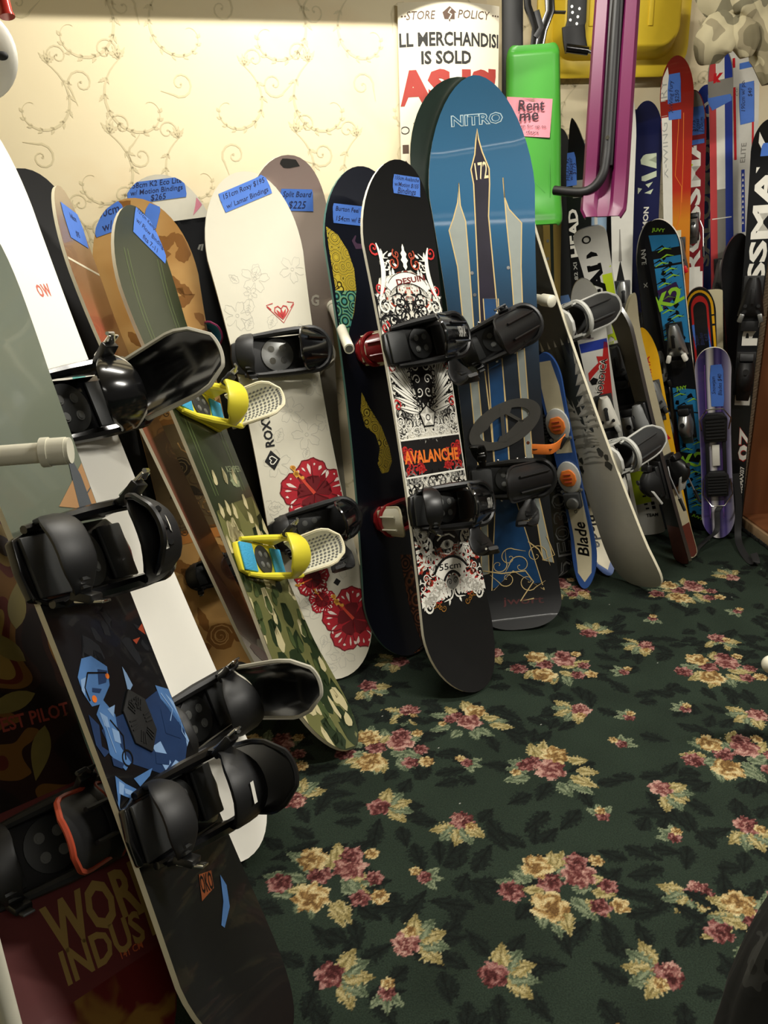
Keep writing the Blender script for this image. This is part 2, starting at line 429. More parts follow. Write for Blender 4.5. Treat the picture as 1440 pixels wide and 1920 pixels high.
def binding(bd, root, u, ang=0.0, heel=1, v=0.0, s=1.0, plate='black_plastic', pad='dark_grey', hb='black_plastic', strap='satin_black', buckle='chrome',
            hoop=None, fold=0.0, disc=None, hb_h=.21, dots=None, trim=None, ankle='closed', toe='closed', side=1, hb_text=None, hb_hole=False, strap_mark=None, screws=False):
    """snowboard binding: tray with rails and heel loop, highback, ankle and toe straps with buckles"""
    g = lambda n: MATS[n]
    mw = Mx.Translation(bd.pt3(v, u, .0005, side)) @ Mx.Rotation(0 if side > 0 else PI, 4, 'Y') @ Mx.Rotation(ang + (0 if heel > 0 else PI), 4, 'Z') @ Mx.Scale(s, 4)
    hoop = hoop or plate
    mb = MB()
    out = [(-.125, -.040), (-.13, 0), (-.125, .040), (-.08, .052), (.02, .050), (.09, .053), (.118, .03), (.125, 0), (.118, -.03), (.09, -.053), (.02, -.050), (-.08, -.052)]
    mb.prism(out, 0, .014, g(plate), bev=.004)
    if pad: # footbed pads fore and aft of the disc
        for x0, x1 in ((-.118, -.052), (.050, .108)): mb.prism([(x0, -.040), (x1, -.042), (x1, .042), (x0, .040)], .0142, .021, g(pad), bev=.003)
    if disc: disc_with_screws(mb, (0, 0), .046, .014, g(disc), g('chrome'))
    else: disc_with_screws(mb, (0, 0), .043, .014, g('dark_grey'), g('grey_plastic'))
    for sy in (-1, 1): # side rails climbing to the heel loop
        rl = [(-.10, sy*.050, .016), (-.05, sy*.054, .024), (.0, sy*.056, .040), (.05, sy*.057, .058), (.085, sy*.056, .066)]
        mb.tube(rl, [.006, .008, .010, .010, .009], g(plate), 8)
        mb.grid([[(x, sy*.053, .012), (x, sy*.0555, z)] for x, y, z in rl], g(plate))
        if screws:
            for x, z in ((.03, .045), (.055, .052), (-.03, .03)): mb.sphere((x, sy*.066, z), .005, g('chrome'), u=8, v=6)
    hp = [(.05, -.057, .058)] + [(.088+.052*math.cos(a), .058*math.sin(a), .068) for a in [(-90+15*k)*PI/180 for k in range(13)]] + [(.05, .057, .058)]
    mb.tube(hp, .0085, g(hoop), 8)
    bo = mb.build('binding', root, mw)
    # highback
    mb = MB(); rows = []; nh = 12; hx, hz = .088, .060
    R = Mx.Translation((hx+.02, 0, hz)) @ Mx.Rotation(-fold, 4, 'Y') @ Mx.Translation((-hx-.02, 0, -hz))
    for i in range(nh+1):
        f = i/nh; z = .045+hb_h*f; wid = (1.25-.15*f) if f < .7 else (1.25-.105-.15*f*0)*math.sqrt(max(.02, 1-((f-.7)/.32)**2.4))
        r = .054+.008*f; bx = hx-.004+.028*f
        rows.append([R @ V((bx+r*math.cos(t)-.004, r*1.02*math.sin(t), z - .02*(abs(t)/1.3)**2*f)) for t in [wid*(-1+2*j/12) for j in range(13)]])
    mb.shell(rows, .005, g(hb))
    edge = [r[0] for r in rows] + rows[-1][1:-1] + [r[-1] for r in rows[::-1]]
    mb.tube(edge, .0045, g(trim or hb), 6)
    if dots: # padded inner face with rows of small recesses
        for i in range(2, nh, 1):
            for j in range(2, 11):
                p = (rows[i][j]+rows[min(i+1, nh)][j])/2; n = (rows[i][j+1]-rows[i][j-1]).cross(rows[min(i+1, nh)][j]-rows[i-1][j]).normalized()
                c = p - n*.0068; tg = (rows[i][j+1]-rows[i][j]).normalized(); tu = n.cross(tg)
                mb.poly([c+tg*.003*math.cos(2*PI*k/6)+tu*.0045*math.sin(2*PI*k/6) for k in range(6)], g(dots))
    # ribs on the outside
    for j in (4, 8):
        mb.tube([rows[i][j] + (rows[i][j+1]-rows[i][j-1]).cross(rows[min(i+1, nh)][j]-rows[max(i-1, 0)][j]).normalized()*.006 for i in range(1, nh-2)], .004, g(hb), 6)
    if hb_text:
        for tx, col, hgt, fpos, wd in hb_text:
            P2 = fit(text2d(tx, .05, bold=.02), w=wd) if wd else fit(text2d(tx, .05, bold=.02), h=hgt)
            for p in P2:
                q = []
                for x, y in p: # x along the highback height, y around it
                    fi = min(max((fpos-x/hb_h)*nh, 0), nh-.001); i = int(fi); fr = fi-i; jj = 6+y/.0105; jj = min(max(jj, 0.01), 11.98); j = int(jj); fj = jj-j
                    a = rows[i][j].lerp(rows[i][j+1], fj); b = rows[i+1][j].lerp(rows[i+1][j+1], fj); c = a.lerp(b, fr)
                    n = (rows[i][j+1]-rows[i][j]).cross(rows[i+1][j]-rows[i][j]).normalized(); q.append(c+n*.0085)
                mb.poly(q, g(col))
    mb.build('highback', bo)
    # ankle strap
    def arch(x0, x1, top, half, z0, n=14, dx=.0):
        return [(x0+(x1-x0)*math.sin(PI*k/n)+dx, half*math.cos(PI*k/n)*1.0, z0+(top-z0)*math.sin(PI*k/n)**.8) for k in range(n+1)]
    if ankle:
        mb = MB()
        if ankle == 'closed': pth = arch(.062, .018, .125, -.060, .055)
        else: pth = [(.06-.05*f, -.058-.075*math.sin(f*2.2), .055+.11*f) for f in [k/12 for k in range(13)]]
        wp = [.45, .5, .7, 1, 1.1, 1.15, 1.15, 1.15, 1.1, 1, .8, .55, .45, .45, .45][:len(pth)]
        mb.band(pth, (1, 0, .3), .062, .011, g(strap), wp)
        if trim: mb.band([(x+.030*w, y*1.01, z+.003) for (x, y, z), w in zip(pth, wp)], (1, 0, .3), .006, .009, g(trim))
        if strap_mark:
            k = len(pth)//2-1; p = V(pth[k]); t = (V(pth[k+1])-V(pth[k-1])).normalized(); sd = V((1, 0, .3)); sd = (sd-t*sd.dot(t)).normalized(); nn = t.cross(sd)
            nn = nn if nn.z > 0 or nn.y*p.y > 0 else -nn
            sgn = 1
            for q in fit(text2d(strap_mark, .05, bold=.03), h=.034): mb.poly([p + sd*x + t*y + nn*.0072 for x, y in q], g('print_white'))
        so = mb.build('ankle_strap', bo)
        mb = MB(); q = pth[-3] if ankle == 'closed' else pth[3]; sy = 1 if q[1] > 0 else -1
        mb.box((q[0], q[1]+sy*.008, q[2]+.004), (.030, .014, .040), g('black_plastic'), Mx.Rotation(sy*-.5, 3, 'X'), .003)
        mb.box((q[0], q[1]+sy*.018, q[2]+.012), (.022, .005, .050), g(buckle), Mx.Rotation(sy*-.35, 3, 'X'), .002)
        mb.tube([(q[0], q[1]+sy*.02, q[2]+.03), (q[0]-.012, q[1]+sy*.026, q[2]+.045), (q[0]-.03, q[1]+sy*.024, q[2]+.05)], .0035, g(buckle), 6)
        mb.build('buckle', bo)
    if toe:
        mb = MB(); pth = arch(-.075, -.105, .078, .056, .026) if toe == 'closed' else [(-.08-.03*f, .056+.07*math.sin(f*2), .03+.07*f) for f in [k/12 for k in range(13)]]
        wp = [.5, .55, .8, 1, 1.1, 1.1, 1.1, 1.1, 1.1, 1, .8, .6, .5, .5, .5][:len(pth)]
        mb.band(pth, (1, 0, .4), .045, .009, g(strap), wp)
        for k in range(1, 5): # ladder teeth
            p = pth[-1-k] if toe == 'closed' else pth[k]; mb.box((p[0], p[1]*1.04, p[2]+.004), (.018, .004, .004), g('dark_grey'))
        mb.build('toe_strap', bo)
        mb = MB(); sy = -1 if toe == 'closed' else 1; q = pth[-3] if toe == 'closed' else pth[2]
        mb.box((q[0], q[1]+sy*.006, q[2]+.004), (.026, .012, .032), g('black_plastic'), Mx.Rotation(sy*-.5, 3, 'X'), .003)
        mb.box((q[0], q[1]+sy*.014, q[2]+.010), (.018, .004, .042), g(buckle), Mx.Rotation(sy*-.35, 3, 'X'), .0015)
        mb.build('buckle', bo)
    return bo

def snowboard(label, B, T, phi, top, edge='edge_cream', base='base_black', flip=False, name='snowboard', cat='snowboard', group='snowboards leaning along the wall', lift=.006, **kw):
    L = (T-B).length; bd = Board(L, **kw)
    root = empty(name, frame(B, T, phi, flip, bd.ct, lift), label, cat, group)
    mb = bd.deck(MATS[top], MATS[edge], MATS[base])
    return bd, root, mb
# ------------------------------------------------------------------ the setting: carpet, walls, added shade board, ceiling
def paint_carpet(x0, x1, y0, y1, step):
    nx, ny = int((x1-x0)/step)+1, int((y1-y0)/step)+1
    X, Y = np.meshgrid(x0+step*np.arange(nx), y0+step*np.arange(ny)); rng = np.random.RandomState(5)
    img = np.empty((ny, nx, 3)); img[:] = lin('2b372c')
    def vnoise(s, seed):
        r = np.random.RandomState(seed); gx, gy = int((x1-x0)/s)+3, int((y1-y0)/s)+3; g = r.rand(gy, gx)
        u, v = (X-x0)/s, (Y-y0)/s; i, j = u.astype(int), v.astype(int); a, b = u-i, v-j; a = a*a*(3-2*a); b = b*b*(3-2*b)
        return (g[j, i]*(1-a)+g[j, i+1]*a)*(1-b)+(g[j+1, i]*(1-a)+g[j+1, i+1]*a)*b
    img *= (0.8+0.45*vnoise(.09, 1)+.15*rng.rand(ny, nx))[..., None]
    jag = (rng.rand(ny, nx)-.5)
    def window(cx, cy, r):
        i0, i1 = max(int((cx-r-x0)/step), 0), min(int((cx+r-x0)/step)+2, nx); j0, j1 = max(int((cy-r-y0)/step), 0), min(int((cy+r-y0)/step)+2, ny)
        return (slice(j0, j1), slice(i0, i1)) if i1 > i0 and j1 > j0 else None
    def put(sl, mask, col): img[sl][mask] = col[mask] if getattr(col, 'ndim', 1) == 3 else col
    def leafp(cx, cy, l, w, a, c1, c2, seed=0):
        sl = window(cx, cy, l*1.1)
        if sl is None: return
        dx, dy = X[sl]-cx, Y[sl]-cy; u = dx*math.cos(a)+dy*math.sin(a); v = -dx*math.sin(a)+dy*math.cos(a)
        f = np.clip(u/l, 0, 1); hw = w/2*np.sin(PI*f**.75)*(1+.16*np.sin(u/l*38)); m = (u > 0) & (u < l) & (np.abs(v) < hw*(1+.5*jag[sl]))
        t = np.clip(.5+.5*np.sin(np.abs(v)*420+u*190)+.6*jag[sl], 0, 1)[..., None]; c = np.array(lin(c1))*(1-t)+np.array(lin(c2))*t
        vein = np.abs(v) < w*.05; c[vein] = np.array(lin(c1))*.7; put(sl, m, c)
    def rose(cx, cy, r, pal, seed):
        sl = window(cx, cy, r*1.25)
        if sl is None: return
        rd = random.Random(seed); dx, dy = X[sl]-cx, Y[sl]-cy; rr = np.hypot(dx, dy)/r; th = np.arctan2(dy, dx)
        p1, p2, n = rd.random()*6, rd.random()*6, rd.choice([5, 6, 7])
        bound = .86+.10*np.sin(n*th+p1)+.06*np.sin(2*n*th+p2)+.14*jag[sl]; m = rr < bound
        w = rr*9+2.4*np.sin(th*1.0+p1)+1.6*np.sin(th*(n-2)+p2+rr*5); s = .5+.5*np.sin(w)
        s = np.clip(s*.75+.35*rr-.12+.5*jag[sl]+.2*np.sin(th+p2), 0, 1)
        s = np.where(rr < .22, s*.25, s); cols = np.array([lin(c) for c in pal]); k = s*(len(pal)-1); i = np.clip(k.astype(int), 0, len(pal)-2); f = (k-i)[..., None]
        put(sl, m, cols[i]*(1-f)+cols[i+1]*f)
    YEL = ['7a5a34', 'b08a52', 'd9bd84', 'ecd9a4']; PNK = ['6a3432', '97605a', 'c08c80', 'dcb0a0']; RED = ['47201f', '733c3b', '9c625d', 'bf8e85']
    SAGE = ('5d6b52', '97a180'); STRAW = ('9c8c56', 'd2c28c'); DKL = ('171d19', '1f2822')
    def dark_leaves(cx, cy, R, n, seed):
        rd = random.Random(seed)
        for k in range(n):
            a = rd.random()*6.28; d = R*(.5+.7*rd.random()); leafp(cx+d*math.cos(a), cy+d*math.sin(a), .05+.03*rd.random(), .035, a+rd.uniform(-.9, .9), *DKL)
    def leaves(cx, cy, R, n, seed, l=.05, pal=None):
        rd = random.Random(seed)
        for k in range(n):
            a = 6.28*k/n+rd.uniform(-.3, .3); d = R*(.45+.25*rd.random()); c = pal or (SAGE if rd.random() < .68 else STRAW)
            leafp(cx+d*math.cos(a), cy+d*math.sin(a)*.85, l*(.8+.5*rd.random()), l*.55, a+rd.uniform(-.6, .6), *c)
    def big(cx, cy, v, s=1.0):
        dark_leaves(cx, cy, .12*s, 12, v); leaves(cx, cy, .105*s, 13, v+1, .055*s); leaves(cx, cy, .06*s, 8, v+7, .05*s)
        f = -1 if v % 2 else 1
        for (dx, dy, r, p) in ((.115, -.05, .022, YEL), (.075, -.052, .024, RED), (-.095, -.005, .030, RED), (.105, .0, .022, RED), (-.012, .015, .030, RED), (-.03, .060, .037, YEL),
                               (.052, .035, .041, PNK), (.055, .068, .028, RED), (-.025, -.045, .043, YEL), (.098, .07, .018, YEL)):
            rose(cx+f*dx*s, cy+dy*s, r*s, p, v*31+int(dx*1000))
    def med(cx, cy, v, s=1.0):
        dark_leaves(cx, cy, .09*s, 9, v); leaves(cx, cy, .085*s, 11, v+1, .055*s); f = -1 if v % 2 else 1
        for (dx, dy, r, p) in ((-.05, .012, .022, RED), (.02, .042, .036, YEL), (0, -.005, .038, PNK), (-.03, .025, .02, RED), (-.075, -.01, .013, YEL)): rose(cx+f*dx*s, cy+dy*s, r*s, p, v*17+int(dx*999))
    def small(cx, cy, v, s=1.0):
        rd = random.Random(v); dark_leaves(cx, cy, .07*s, 6, v); a0 = rd.random()*6.28
        for k in range(5): leafp(cx+.012*math.cos(a0+k*.5), cy+.012*math.sin(a0+k*.5), .062*s, .034*s, a0+k*.55-.6, *(SAGE if k % 2 else STRAW))
        rose(cx-.014*s*math.cos(a0), cy-.014*s*math.sin(a0), .031*s, RED if v % 3 else PNK, v)
        if v % 2: rose(cx+.03*s*math.cos(a0+2), cy+.03*s*math.sin(a0+2), .016*s, YEL, v+5); rose(cx+.02*s*math.cos(a0+4), cy+.02*s*math.sin(a0+4), .018*s, PNK, v+6)
    def tiny(cx, cy, v): 
        rd = random.Random(v); a0 = rd.random()*6.28
        for k in range(3): leafp(cx, cy, .045, .02, a0+k*.8, *SAGE)
        rose(cx, cy, .018, RED, v); rose(cx-.018*math.cos(a0+.7), cy+.018, .014, YEL, v+1)
    rd = random.Random(99)
    for k in range(700): # tone-on-tone dark leaf silhouettes of the pattern, all over
        leafp(rd.uniform(x0, x1), rd.uniform(y0, y1), .05+.05*rd.random(), .04, rd.random()*6.28, *DKL)
    S = [(-.23, 1.581, 1), (-.024, 1.533, 0), (.146, 1.472, 1), (.643, 1.555, 0), (.517, 1.906, 1), (.81, 2.244, 1), (.985, 1.852, 0), (.027, 1.154, 1), (.599, 1.251, 1), (.783, 1.423, 1), (-.118, 1.085, 0), (.184, 1.079, 0),
         (.476, 1.078, 1), (-.066, 2.051, 0), (.04, 1.922, 1), (.322, 2.227, 0), (.674, 2.342, 0), (.702, 2.643, 1), (1.056, 2.261, 1), (1.297, 2.734, 1), (.02, 2.2, 0), (.16, .84, 1), (.55, .86, 0), (-.3, .9, 1), (1.25, 1.95, 1), (1.5, 2.45, 0), (.9, 2.9, 1)]
    T_ = [(.057, 1.318), (.477, 1.481), (.597, 1.744), (.816, 1.888), (.616, 1.407), (-.025, 1.054), (.188, 1.69), (.705, 2.09), (.652, 1.859), (.35, .95), (.9, 2.42), (1.2, 2.45), (1.0, 2.78), (.74, 1.0)]
    for k, (a, b, o) in enumerate(S): small(a, b, 2*k+o)
    for k, (a, b) in enumerate(T_): tiny(a, b, k)
    Bg = [(.329, 1.277), (-.151, 1.32), (.49, 2.135), (.977, 2.087), (-.03, 1.75), (1.072, 2.614), (.709, 1.162), (.852, 1.674), (1.56, 2.62), (.6, 2.68), (-.35, 1.75), (-.62, 1.36), (1.35, 1.68), (1.46, 2.05), (-.2, .78), (.3, .72)]
    for k, (a, b) in enumerate(Bg): big(a, b, 2*k)
    for k, (a, b, s) in enumerate([(.391, 1.657, 1.15), (.214, 1.87, 1.0), (1.16, 1.3, 1)]): med(a, b, 2*k, s)
    for k in range(60): # lint specks
        i, j = rd.randrange(ny), rd.randrange(nx); img[i, j] = (.7, .7, .62)
    img *= .80
    return X, Y, img

def make_floor():
    x0, x1, y0, y1, st = -.75, 1.80, .70, 3.60, .0031
    X, Y, img = paint_carpet(x0, x1, y0, y1, st); ny, nx = X.shape
    n = nx*ny; co = np.zeros((n, 3), np.float32); co[:, 0] = X.ravel(); co[:, 1] = Y.ravel()
    idx = np.arange(n, dtype=np.int32).reshape(ny, nx)
    q = np.stack([idx[:-1, :-1], idx[:-1, 1:], idx[1:, 1:], idx[1:, :-1]], -1).reshape(-1, 4)
    # plain carpet around the patterned part
    XA, XB, YA, YB = -3.0, 4.0, -2.5, 4.4; xe, ye = float(X[0, -1]), float(Y[-1, 0])
    ex = [(XA, YA), (XB, YA), (XB, YB), (XA, YB)]; co = np.vstack([co, np.array([(a, b, 0) for a, b in ex], np.float32)])
    c00, c10, c11, c01 = idx[0, 0], idx[0, -1], idx[-1, -1], idx[-1, 0]
    q = np.vstack([q, [[n, n+1, c10, c00], [n+1, n+2, c11, c10], [n+2, n+3, c01, c11], [n+3, n, c00, c01]]]).astype(np.int32)
    me = bpy.data.meshes.new('floor'); me.vertices.add(len(co)); me.vertices.foreach_set('co', co.ravel())
    me.loops.add(q.size); me.loops.foreach_set('vertex_index', q.ravel()); me.polygons.add(len(q))
    me.polygons.foreach_set('loop_start', np.arange(0, q.size, 4, dtype=np.int32)); me.update(calc_edges=True)
    ca = me.color_attributes.new('pile', 'FLOAT_COLOR', 'POINT'); c4 = np.ones((len(co), 4), np.float32); c4[:n, :3] = img.reshape(-1, 3); c4[n:, :3] = np.array(lin('2b372c'))*.82
    ca.data.foreach_set('color', c4.ravel()); me.materials.append(attr_mat('carpet'))
    o = bpy.data.objects.new('floor', me); COL.objects.link(o); return tag(o, kind='structure')
make_floor()

noise_mat('wallpaper', [(0.3, 'e6d8b2'), (0.55, 'eadcb8'), (0.75, 'e3cda4')], 2.2, 4, 0.4, 'LINEAR', .62)
M('wallpaper_vine', 'd5c8a2', .6, var=.12, scale=60); M('ceiling_paint', 'd9d4c4', .8); M('baseboard_paint', 'c9c19f', .5); M('left_wall_paint', 'd8caa4', .7)
def wall_xy(W, x): return W[1]+W[2]*(x-W[0])
CX = .37; CYA = wall_xy(WALL_A, CX); CYB = wall_xy(WALL_B, CX)
def acanthus(x, y, s, f=1):
    """one scrolling frond: a long S-shaped stem that ends in a curl, with feathery leaves along its back"""
    q = []; pts = []
    for k in range(27):
        t = k/26; a = 1.15-5.6*t**1.15; r = .175*(1-t)**1.05+.012; pts.append((x+f*(r*math.cos(a)-.02)*s, y+(r*math.sin(a)*.95)*s))
    q += ribbon(pts, [(.002+.009*math.sin(PI*min(1, k/20+.05)))*s for k in range(27)])
    for k in range(3, 20, 2):
        a, b = pts[k], pts[k+1]; an = math.atan2(b[1]-a[1], b[0]-a[0]); q.append(leaf(a[0], a[1], (.042-.0012*k)*s, .012*s, an+f*(.75), .3)); q.append(leaf(a[0], a[1], (.026-.0008*k)*s, .008*s, an-f*.6, .3))
    e = pts[0]
    q += scroll(e[0]+f*.045*s, e[1]+.03*s, .040*s, PI if f > 0 else 0, 1.15, -f, .007*s, 16)
    for k in range(4): q.append(leaf(e[0], e[1], .05*s, .014*s, PI/2-f*(.9-.5*k), .3))
    return q
def wall_face(name, P0, P1, h, vines=True):
    """wall from P0 to P1 (facing the room), wallpaper printed with scrolling vines"""
    mb = MB(); d = (P1-P0); ln = d.length; d.normalize(); n = V((d.y, -d.x, 0))
    mb.poly([P0, P1, P1+V((0, 0, h)), P0+V((0, 0, h))], MATS['wallpaper'])
    t = -n*.10
    mb.poly([P1+t, P0+t, P0+t+V((0, 0, h)), P1+t+V((0, 0, h))], MATS['wallpaper'])
    if vines:
        q = []; rd = random.Random(3)
        for i in range(int(ln/.27)+2):
            for j in range(12):
                q += acanthus(.05+.27*i+(.135 if j % 2 else 0), .30+.19*j, .66+.08*(i % 2), 1 if (j+i) % 2 else -1); q += scroll(.17+.27*i+(.135 if j % 2 else 0), .36+.19*j, .034, i+j*2., 1.2, 1 if i % 2 else -1, .006, 14, tail=.05)
        for p in q:
            if all(0 < x < ln and .12 < z < h for x, z in p): mb.poly([P0+d*x+V((0, 0, z))+n*.0006 for x, z in p], MATS['wallpaper_vine'])
    return tag(mb.build(name, smooth=0), kind='structure')
H = 2.62
XL = -1.62
wall_face('wall_back', V((XL, wall_xy(WALL_A, XL), 0)), V((CX, CYA, 0)), H)
wall_face('wall_return', V((CX, CYA, 0)), V((CX, CYB, 0)), H, False)
wall_face('wall_recess', V((CX, CYB, 0)), V((3.2, wall_xy(WALL_B, 3.2), 0)), H)
mb = MB(); mb.box((XL-.05, .6, H/2), (.1, 3.4, H), MATS['left_wall_paint']); tag(mb.build('wall_left', smooth=0), kind='structure')
mb = MB(); mb.box((.4, .9, H+.04), (6.6, 6.4, .08), MATS['ceiling_paint']); tag(mb.build('ceiling', smooth=0), kind='structure')
def base(name, P0, P1):
    mb = MB(); d = (P1-P0); ln = d.length; d.normalize(); n = V((d.y, -d.x, 0)); m = MATS['baseboard_paint']
    prof = [(0, 0), (.018, 0), (.018, .075), (.014, .084), (.014, .100), (.009, .112), (0, .116)]
    mb.grid([[P0+n*(a+.0008)+V((0, 0, b)) for a, b in prof], [P1+n*(a+.0008)+V((0, 0, b)) for a, b in prof]], m)
    return tag(mb.build(name, smooth=0, recalc=True), kind='structure')
base('baseboard_back', V((XL, wall_xy(WALL_A, XL), 0)), V((CX, CYA, 0)))
base('baseboard_recess', V((CX, CYB, 0)), V((2.4, wall_xy(WALL_B, 2.4), 0)))
# unseen board added above the frame to shade the top of the wall
M('shade_board_wood', '8d8873', .6)
mb = MB(); dA = V((math.cos(math.radians(15)), math.sin(math.radians(15)), 0)); nA = V((dA.y, -dA.x, 0))
c = V((-.6, wall_xy(WALL_A, -.6), 1.975)) + nA*.052
mb.box(c, (2.0, .10, .025), MATS['shade_board_wood'], Mx.Rotation(math.radians(15), 3, 'Z'), .003)
tag(mb.build('shade_board'), kind='structure')
# ceiling tube fixtures
mt, nt, N, L_, P = nodes_of('tube_glow'); P.inputs['Emission Color'].default_value = (1, .95, .84, 1); P.inputs['Emission Strength'].default_value = 9.0
MATS['tube_glow'] = mt; M('fixture_white', 'dddad0', .5)
for k, (tx, ty, tz, hl, ta, w) in enumerate(TUBES):
    r = empty('ceiling_light', Mx.Translation((tx, ty, H)) @ Mx.Rotation(ta, 4, 'Z'), ('long white tube light on the ceiling above the snowboards', 'long white tube light on the ceiling over the carpet to the right', 'long white tube light on the ceiling behind the viewer')[k], 'ceiling light', 'tube lights on the ceiling')
    mb = MB(); mb.box((0, 0, -.012), (2*hl+.08, .13, .022), MATS['fixture_white'], bev=.004)
    for s in (-1, 1): mb.box((s*(hl+.02), 0, -.035), (.03, .05, .03), MATS['fixture_white'], bev=.003)
    mb.build('fixture', r)
    mb = MB(); mb.tube([(-hl, 0, -.04), (hl, 0, -.04)], .013, MATS['tube_glow'], 12); mb.build('tube', r)
# ------------------------------------------------------------------ the snowboards
def uvof(bd, root, side=1):
    I = root.matrix_world.inverted(); o = I @ CAM; R3 = I.to_3x3()
    def f(px, py):
        d = R3 @ ray(px, py); t = (side*bd.th/2-o.z)/d.z; p = o+d*t; return (p.x, p.y)
    return f
def words(s, f, p0, p1, h=None, bold=.02, shear=0.0):
    """lettering whose middle line runs between two measured points"""
    a, b = f(*p0), f(*p1); w = math.hypot(b[0]-a[0], b[1]-a[1]); an = math.atan2(b[1]-a[1], b[0]-a[0])
    return tr(fit(text2d(s, .05, bold=bold, shear=shear), w=w, h=h), (a[0]+b[0])/2, (a[1]+b[1])/2, an)
def outline(polys_f, s, f, p0, p1, h, bold=.03):
    return words(s, f, p0, p1, h, bold)
def shape(f, pts): return [f(*p) for p in pts]
def hibiscus_lines(x, y, r, a, w=.0012):
    q = []
    for k in range(5):
        t = a+k*2*PI/5; pts = []
        for j in range(15):
            s = j/14; e = (s-.5)*1.15; rr = r*(.30+.70*math.sin(PI*s)**.55)*(1+.06*math.sin(s*19)); pts.append((x+rr*math.cos(t+e*.95), y+rr*math.sin(t+e*.95)))
        q += ribbon(pts, w)
    q += ring(x, y, r*.12, w, 10); return q
def leaf_lines(x, y, l, a, w=.0012):
    p = leaf(0, 0, l, l*.62, 0, .12); q = ribbon(p, w, True)+ribbon([(l*.15, 0), (l*.8, 0)], w)
    for k in (.35, .5, .65): q += ribbon([(l*k, 0), (l*(k+.12), l*.12)], w)+ribbon([(l*k, 0), (l*(k+.12), -l*.12)], w)
    return tr(q, x, y, a)
def hibiscus(bd, mb, x, y, r, a, side=1):
    """red hibiscus with white streaks and a golden pistil"""
    pet = []; dk = []; wh = []
    for k in range(5):
        t = a+k*2*PI/5; pts = [(x, y)]
        for j in range(19):
            s = j/18; e = (s-.5)*1.62; rr = r*(.50+.50*math.sin(PI*s)**.5)*(1+.035*math.sin(s*31+k)); pts.append((x+rr*math.cos(t+e), y+rr*math.sin(t+e)))
        pet.append(pts); dk += ribbon(pts, r*.03)
        dk.append([(x, y)]+[(x+r*(.42+.10*(j % 2))*math.cos(t+(j/6-.5)*1.1), y+r*(.42+.10*(j % 2))*math.sin(t+(j/6-.5)*1.1)) for j in range(7)])
        dk += ribbon([(x+r*q*math.cos(t+.03*k), y+r*q*math.sin(t+.03*k)) for q in (.3, .6, .95)], [r*.05, r*.03, r*.008])
        for j in range(6):
            e = (j/5-.5)*1.15; r0, r1 = r*(.56+.12*((j*7+k) % 3)), r*(.90-.05*abs(j-2.5)); wv = r*(.05+.035*((j+k) % 2))
            wh += ribbon([(x+(r0+(r1-r0)*q)*math.cos(t+e*(.85+.2*q)), y+(r0+(r1-r0)*q)*math.sin(t+e*(.85+.2*q))) for q in (0, .35, .7, 1)], [wv*.1, wv*.8, wv*1.2, wv*.2])
    bd.ink(mb, pet, M('hibiscus_red', 'b01f2c', .35, var=.2, scale=25), 2, side); bd.ink(mb, dk, M('hibiscus_dark', '6d1119', .35), 3, side); bd.ink(mb, wh, M('hibiscus_white', 'ecdcd2', .35), 4, side)
    st = [(x+r*k/8*.95*math.cos(a+.63), y+r*k/8*.95*math.sin(a+.63)) for k in range(9)]
    bd.ink(mb, ribbon(st, [r*.10-.006*r*k for k in range(9)]), M('pistil_red', 'd0442e', .4), 5, side)
    bd.ink(mb, [circle(px+r*.05*math.cos(k*2.4), py+r*.05*math.sin(k*2.4), r*.055, 8) for k, (px, py) in enumerate(st[5:]+st[6:]+st[7:])]+ribbon(st[5:], r*.05), M('pistil_gold', 'e2a23c', .4), 6, side)
def baroque(bd, mb, u0, u1, hw, seed, mats, n=26, side=1, size=(.012, .034), layer=2):
    rd = random.Random(seed); acc = {m: [] for m in mats}
    for k in range(n):
        m = mats[k % len(mats)]; u = rd.uniform(u0, u1); v = rd.uniform(.006, hw); r = rd.uniform(*size); a = rd.random()*6.28
        q = scroll(v, u, r, a, rd.uniform(1.0, 1.6), rd.choice((-1, 1)), r*.24, 16, tail=r*1.2)
        for j in range(3): q.append(leaf(v+r*math.cos(a+j), u+r*math.sin(a+j), r*.9, r*.34, a+j*1.1+.5, .2))
        acc[m] += both([[(max(x, 0.0005), y) for x, y in p] for p in q])
    for i, m in enumerate(mats): bd.ink(mb, acc[m], MATS[m], layer+i, side)

# --- black board with baroque print (the 155 cm one)
M('avalanche_black', '141414', .22, coat=.5, var=.15); M('band_black', '1b1a1a', .3); M('print_rust', 'a8442c', .4); M('print_grey', '8b8a84', .4)
B = floor_pt(897, 1298); T = at_y(748, 305, 2.45)
bd, root, mb = snowboard('black snowboard with white baroque print and an orange word on a red band', B, T, math.radians(46), 'avalanche_black', 'edge_white', wn=.288, ww=.246, wt=.288, cn=.045, ct=.045)
f = uvof(bd, root); pw, pk = MATS['print_white'], MATS['print_black']
uA, uB = f(790, 530)[1], f(835, 1000)[1]
u_t, u_b = f(770, 560)[1], f(845, 1130)[1]; u_band1, u_band0 = f(800, 822)[1], f(808, 888)[1]; u_e = f(838, 1020)[1]
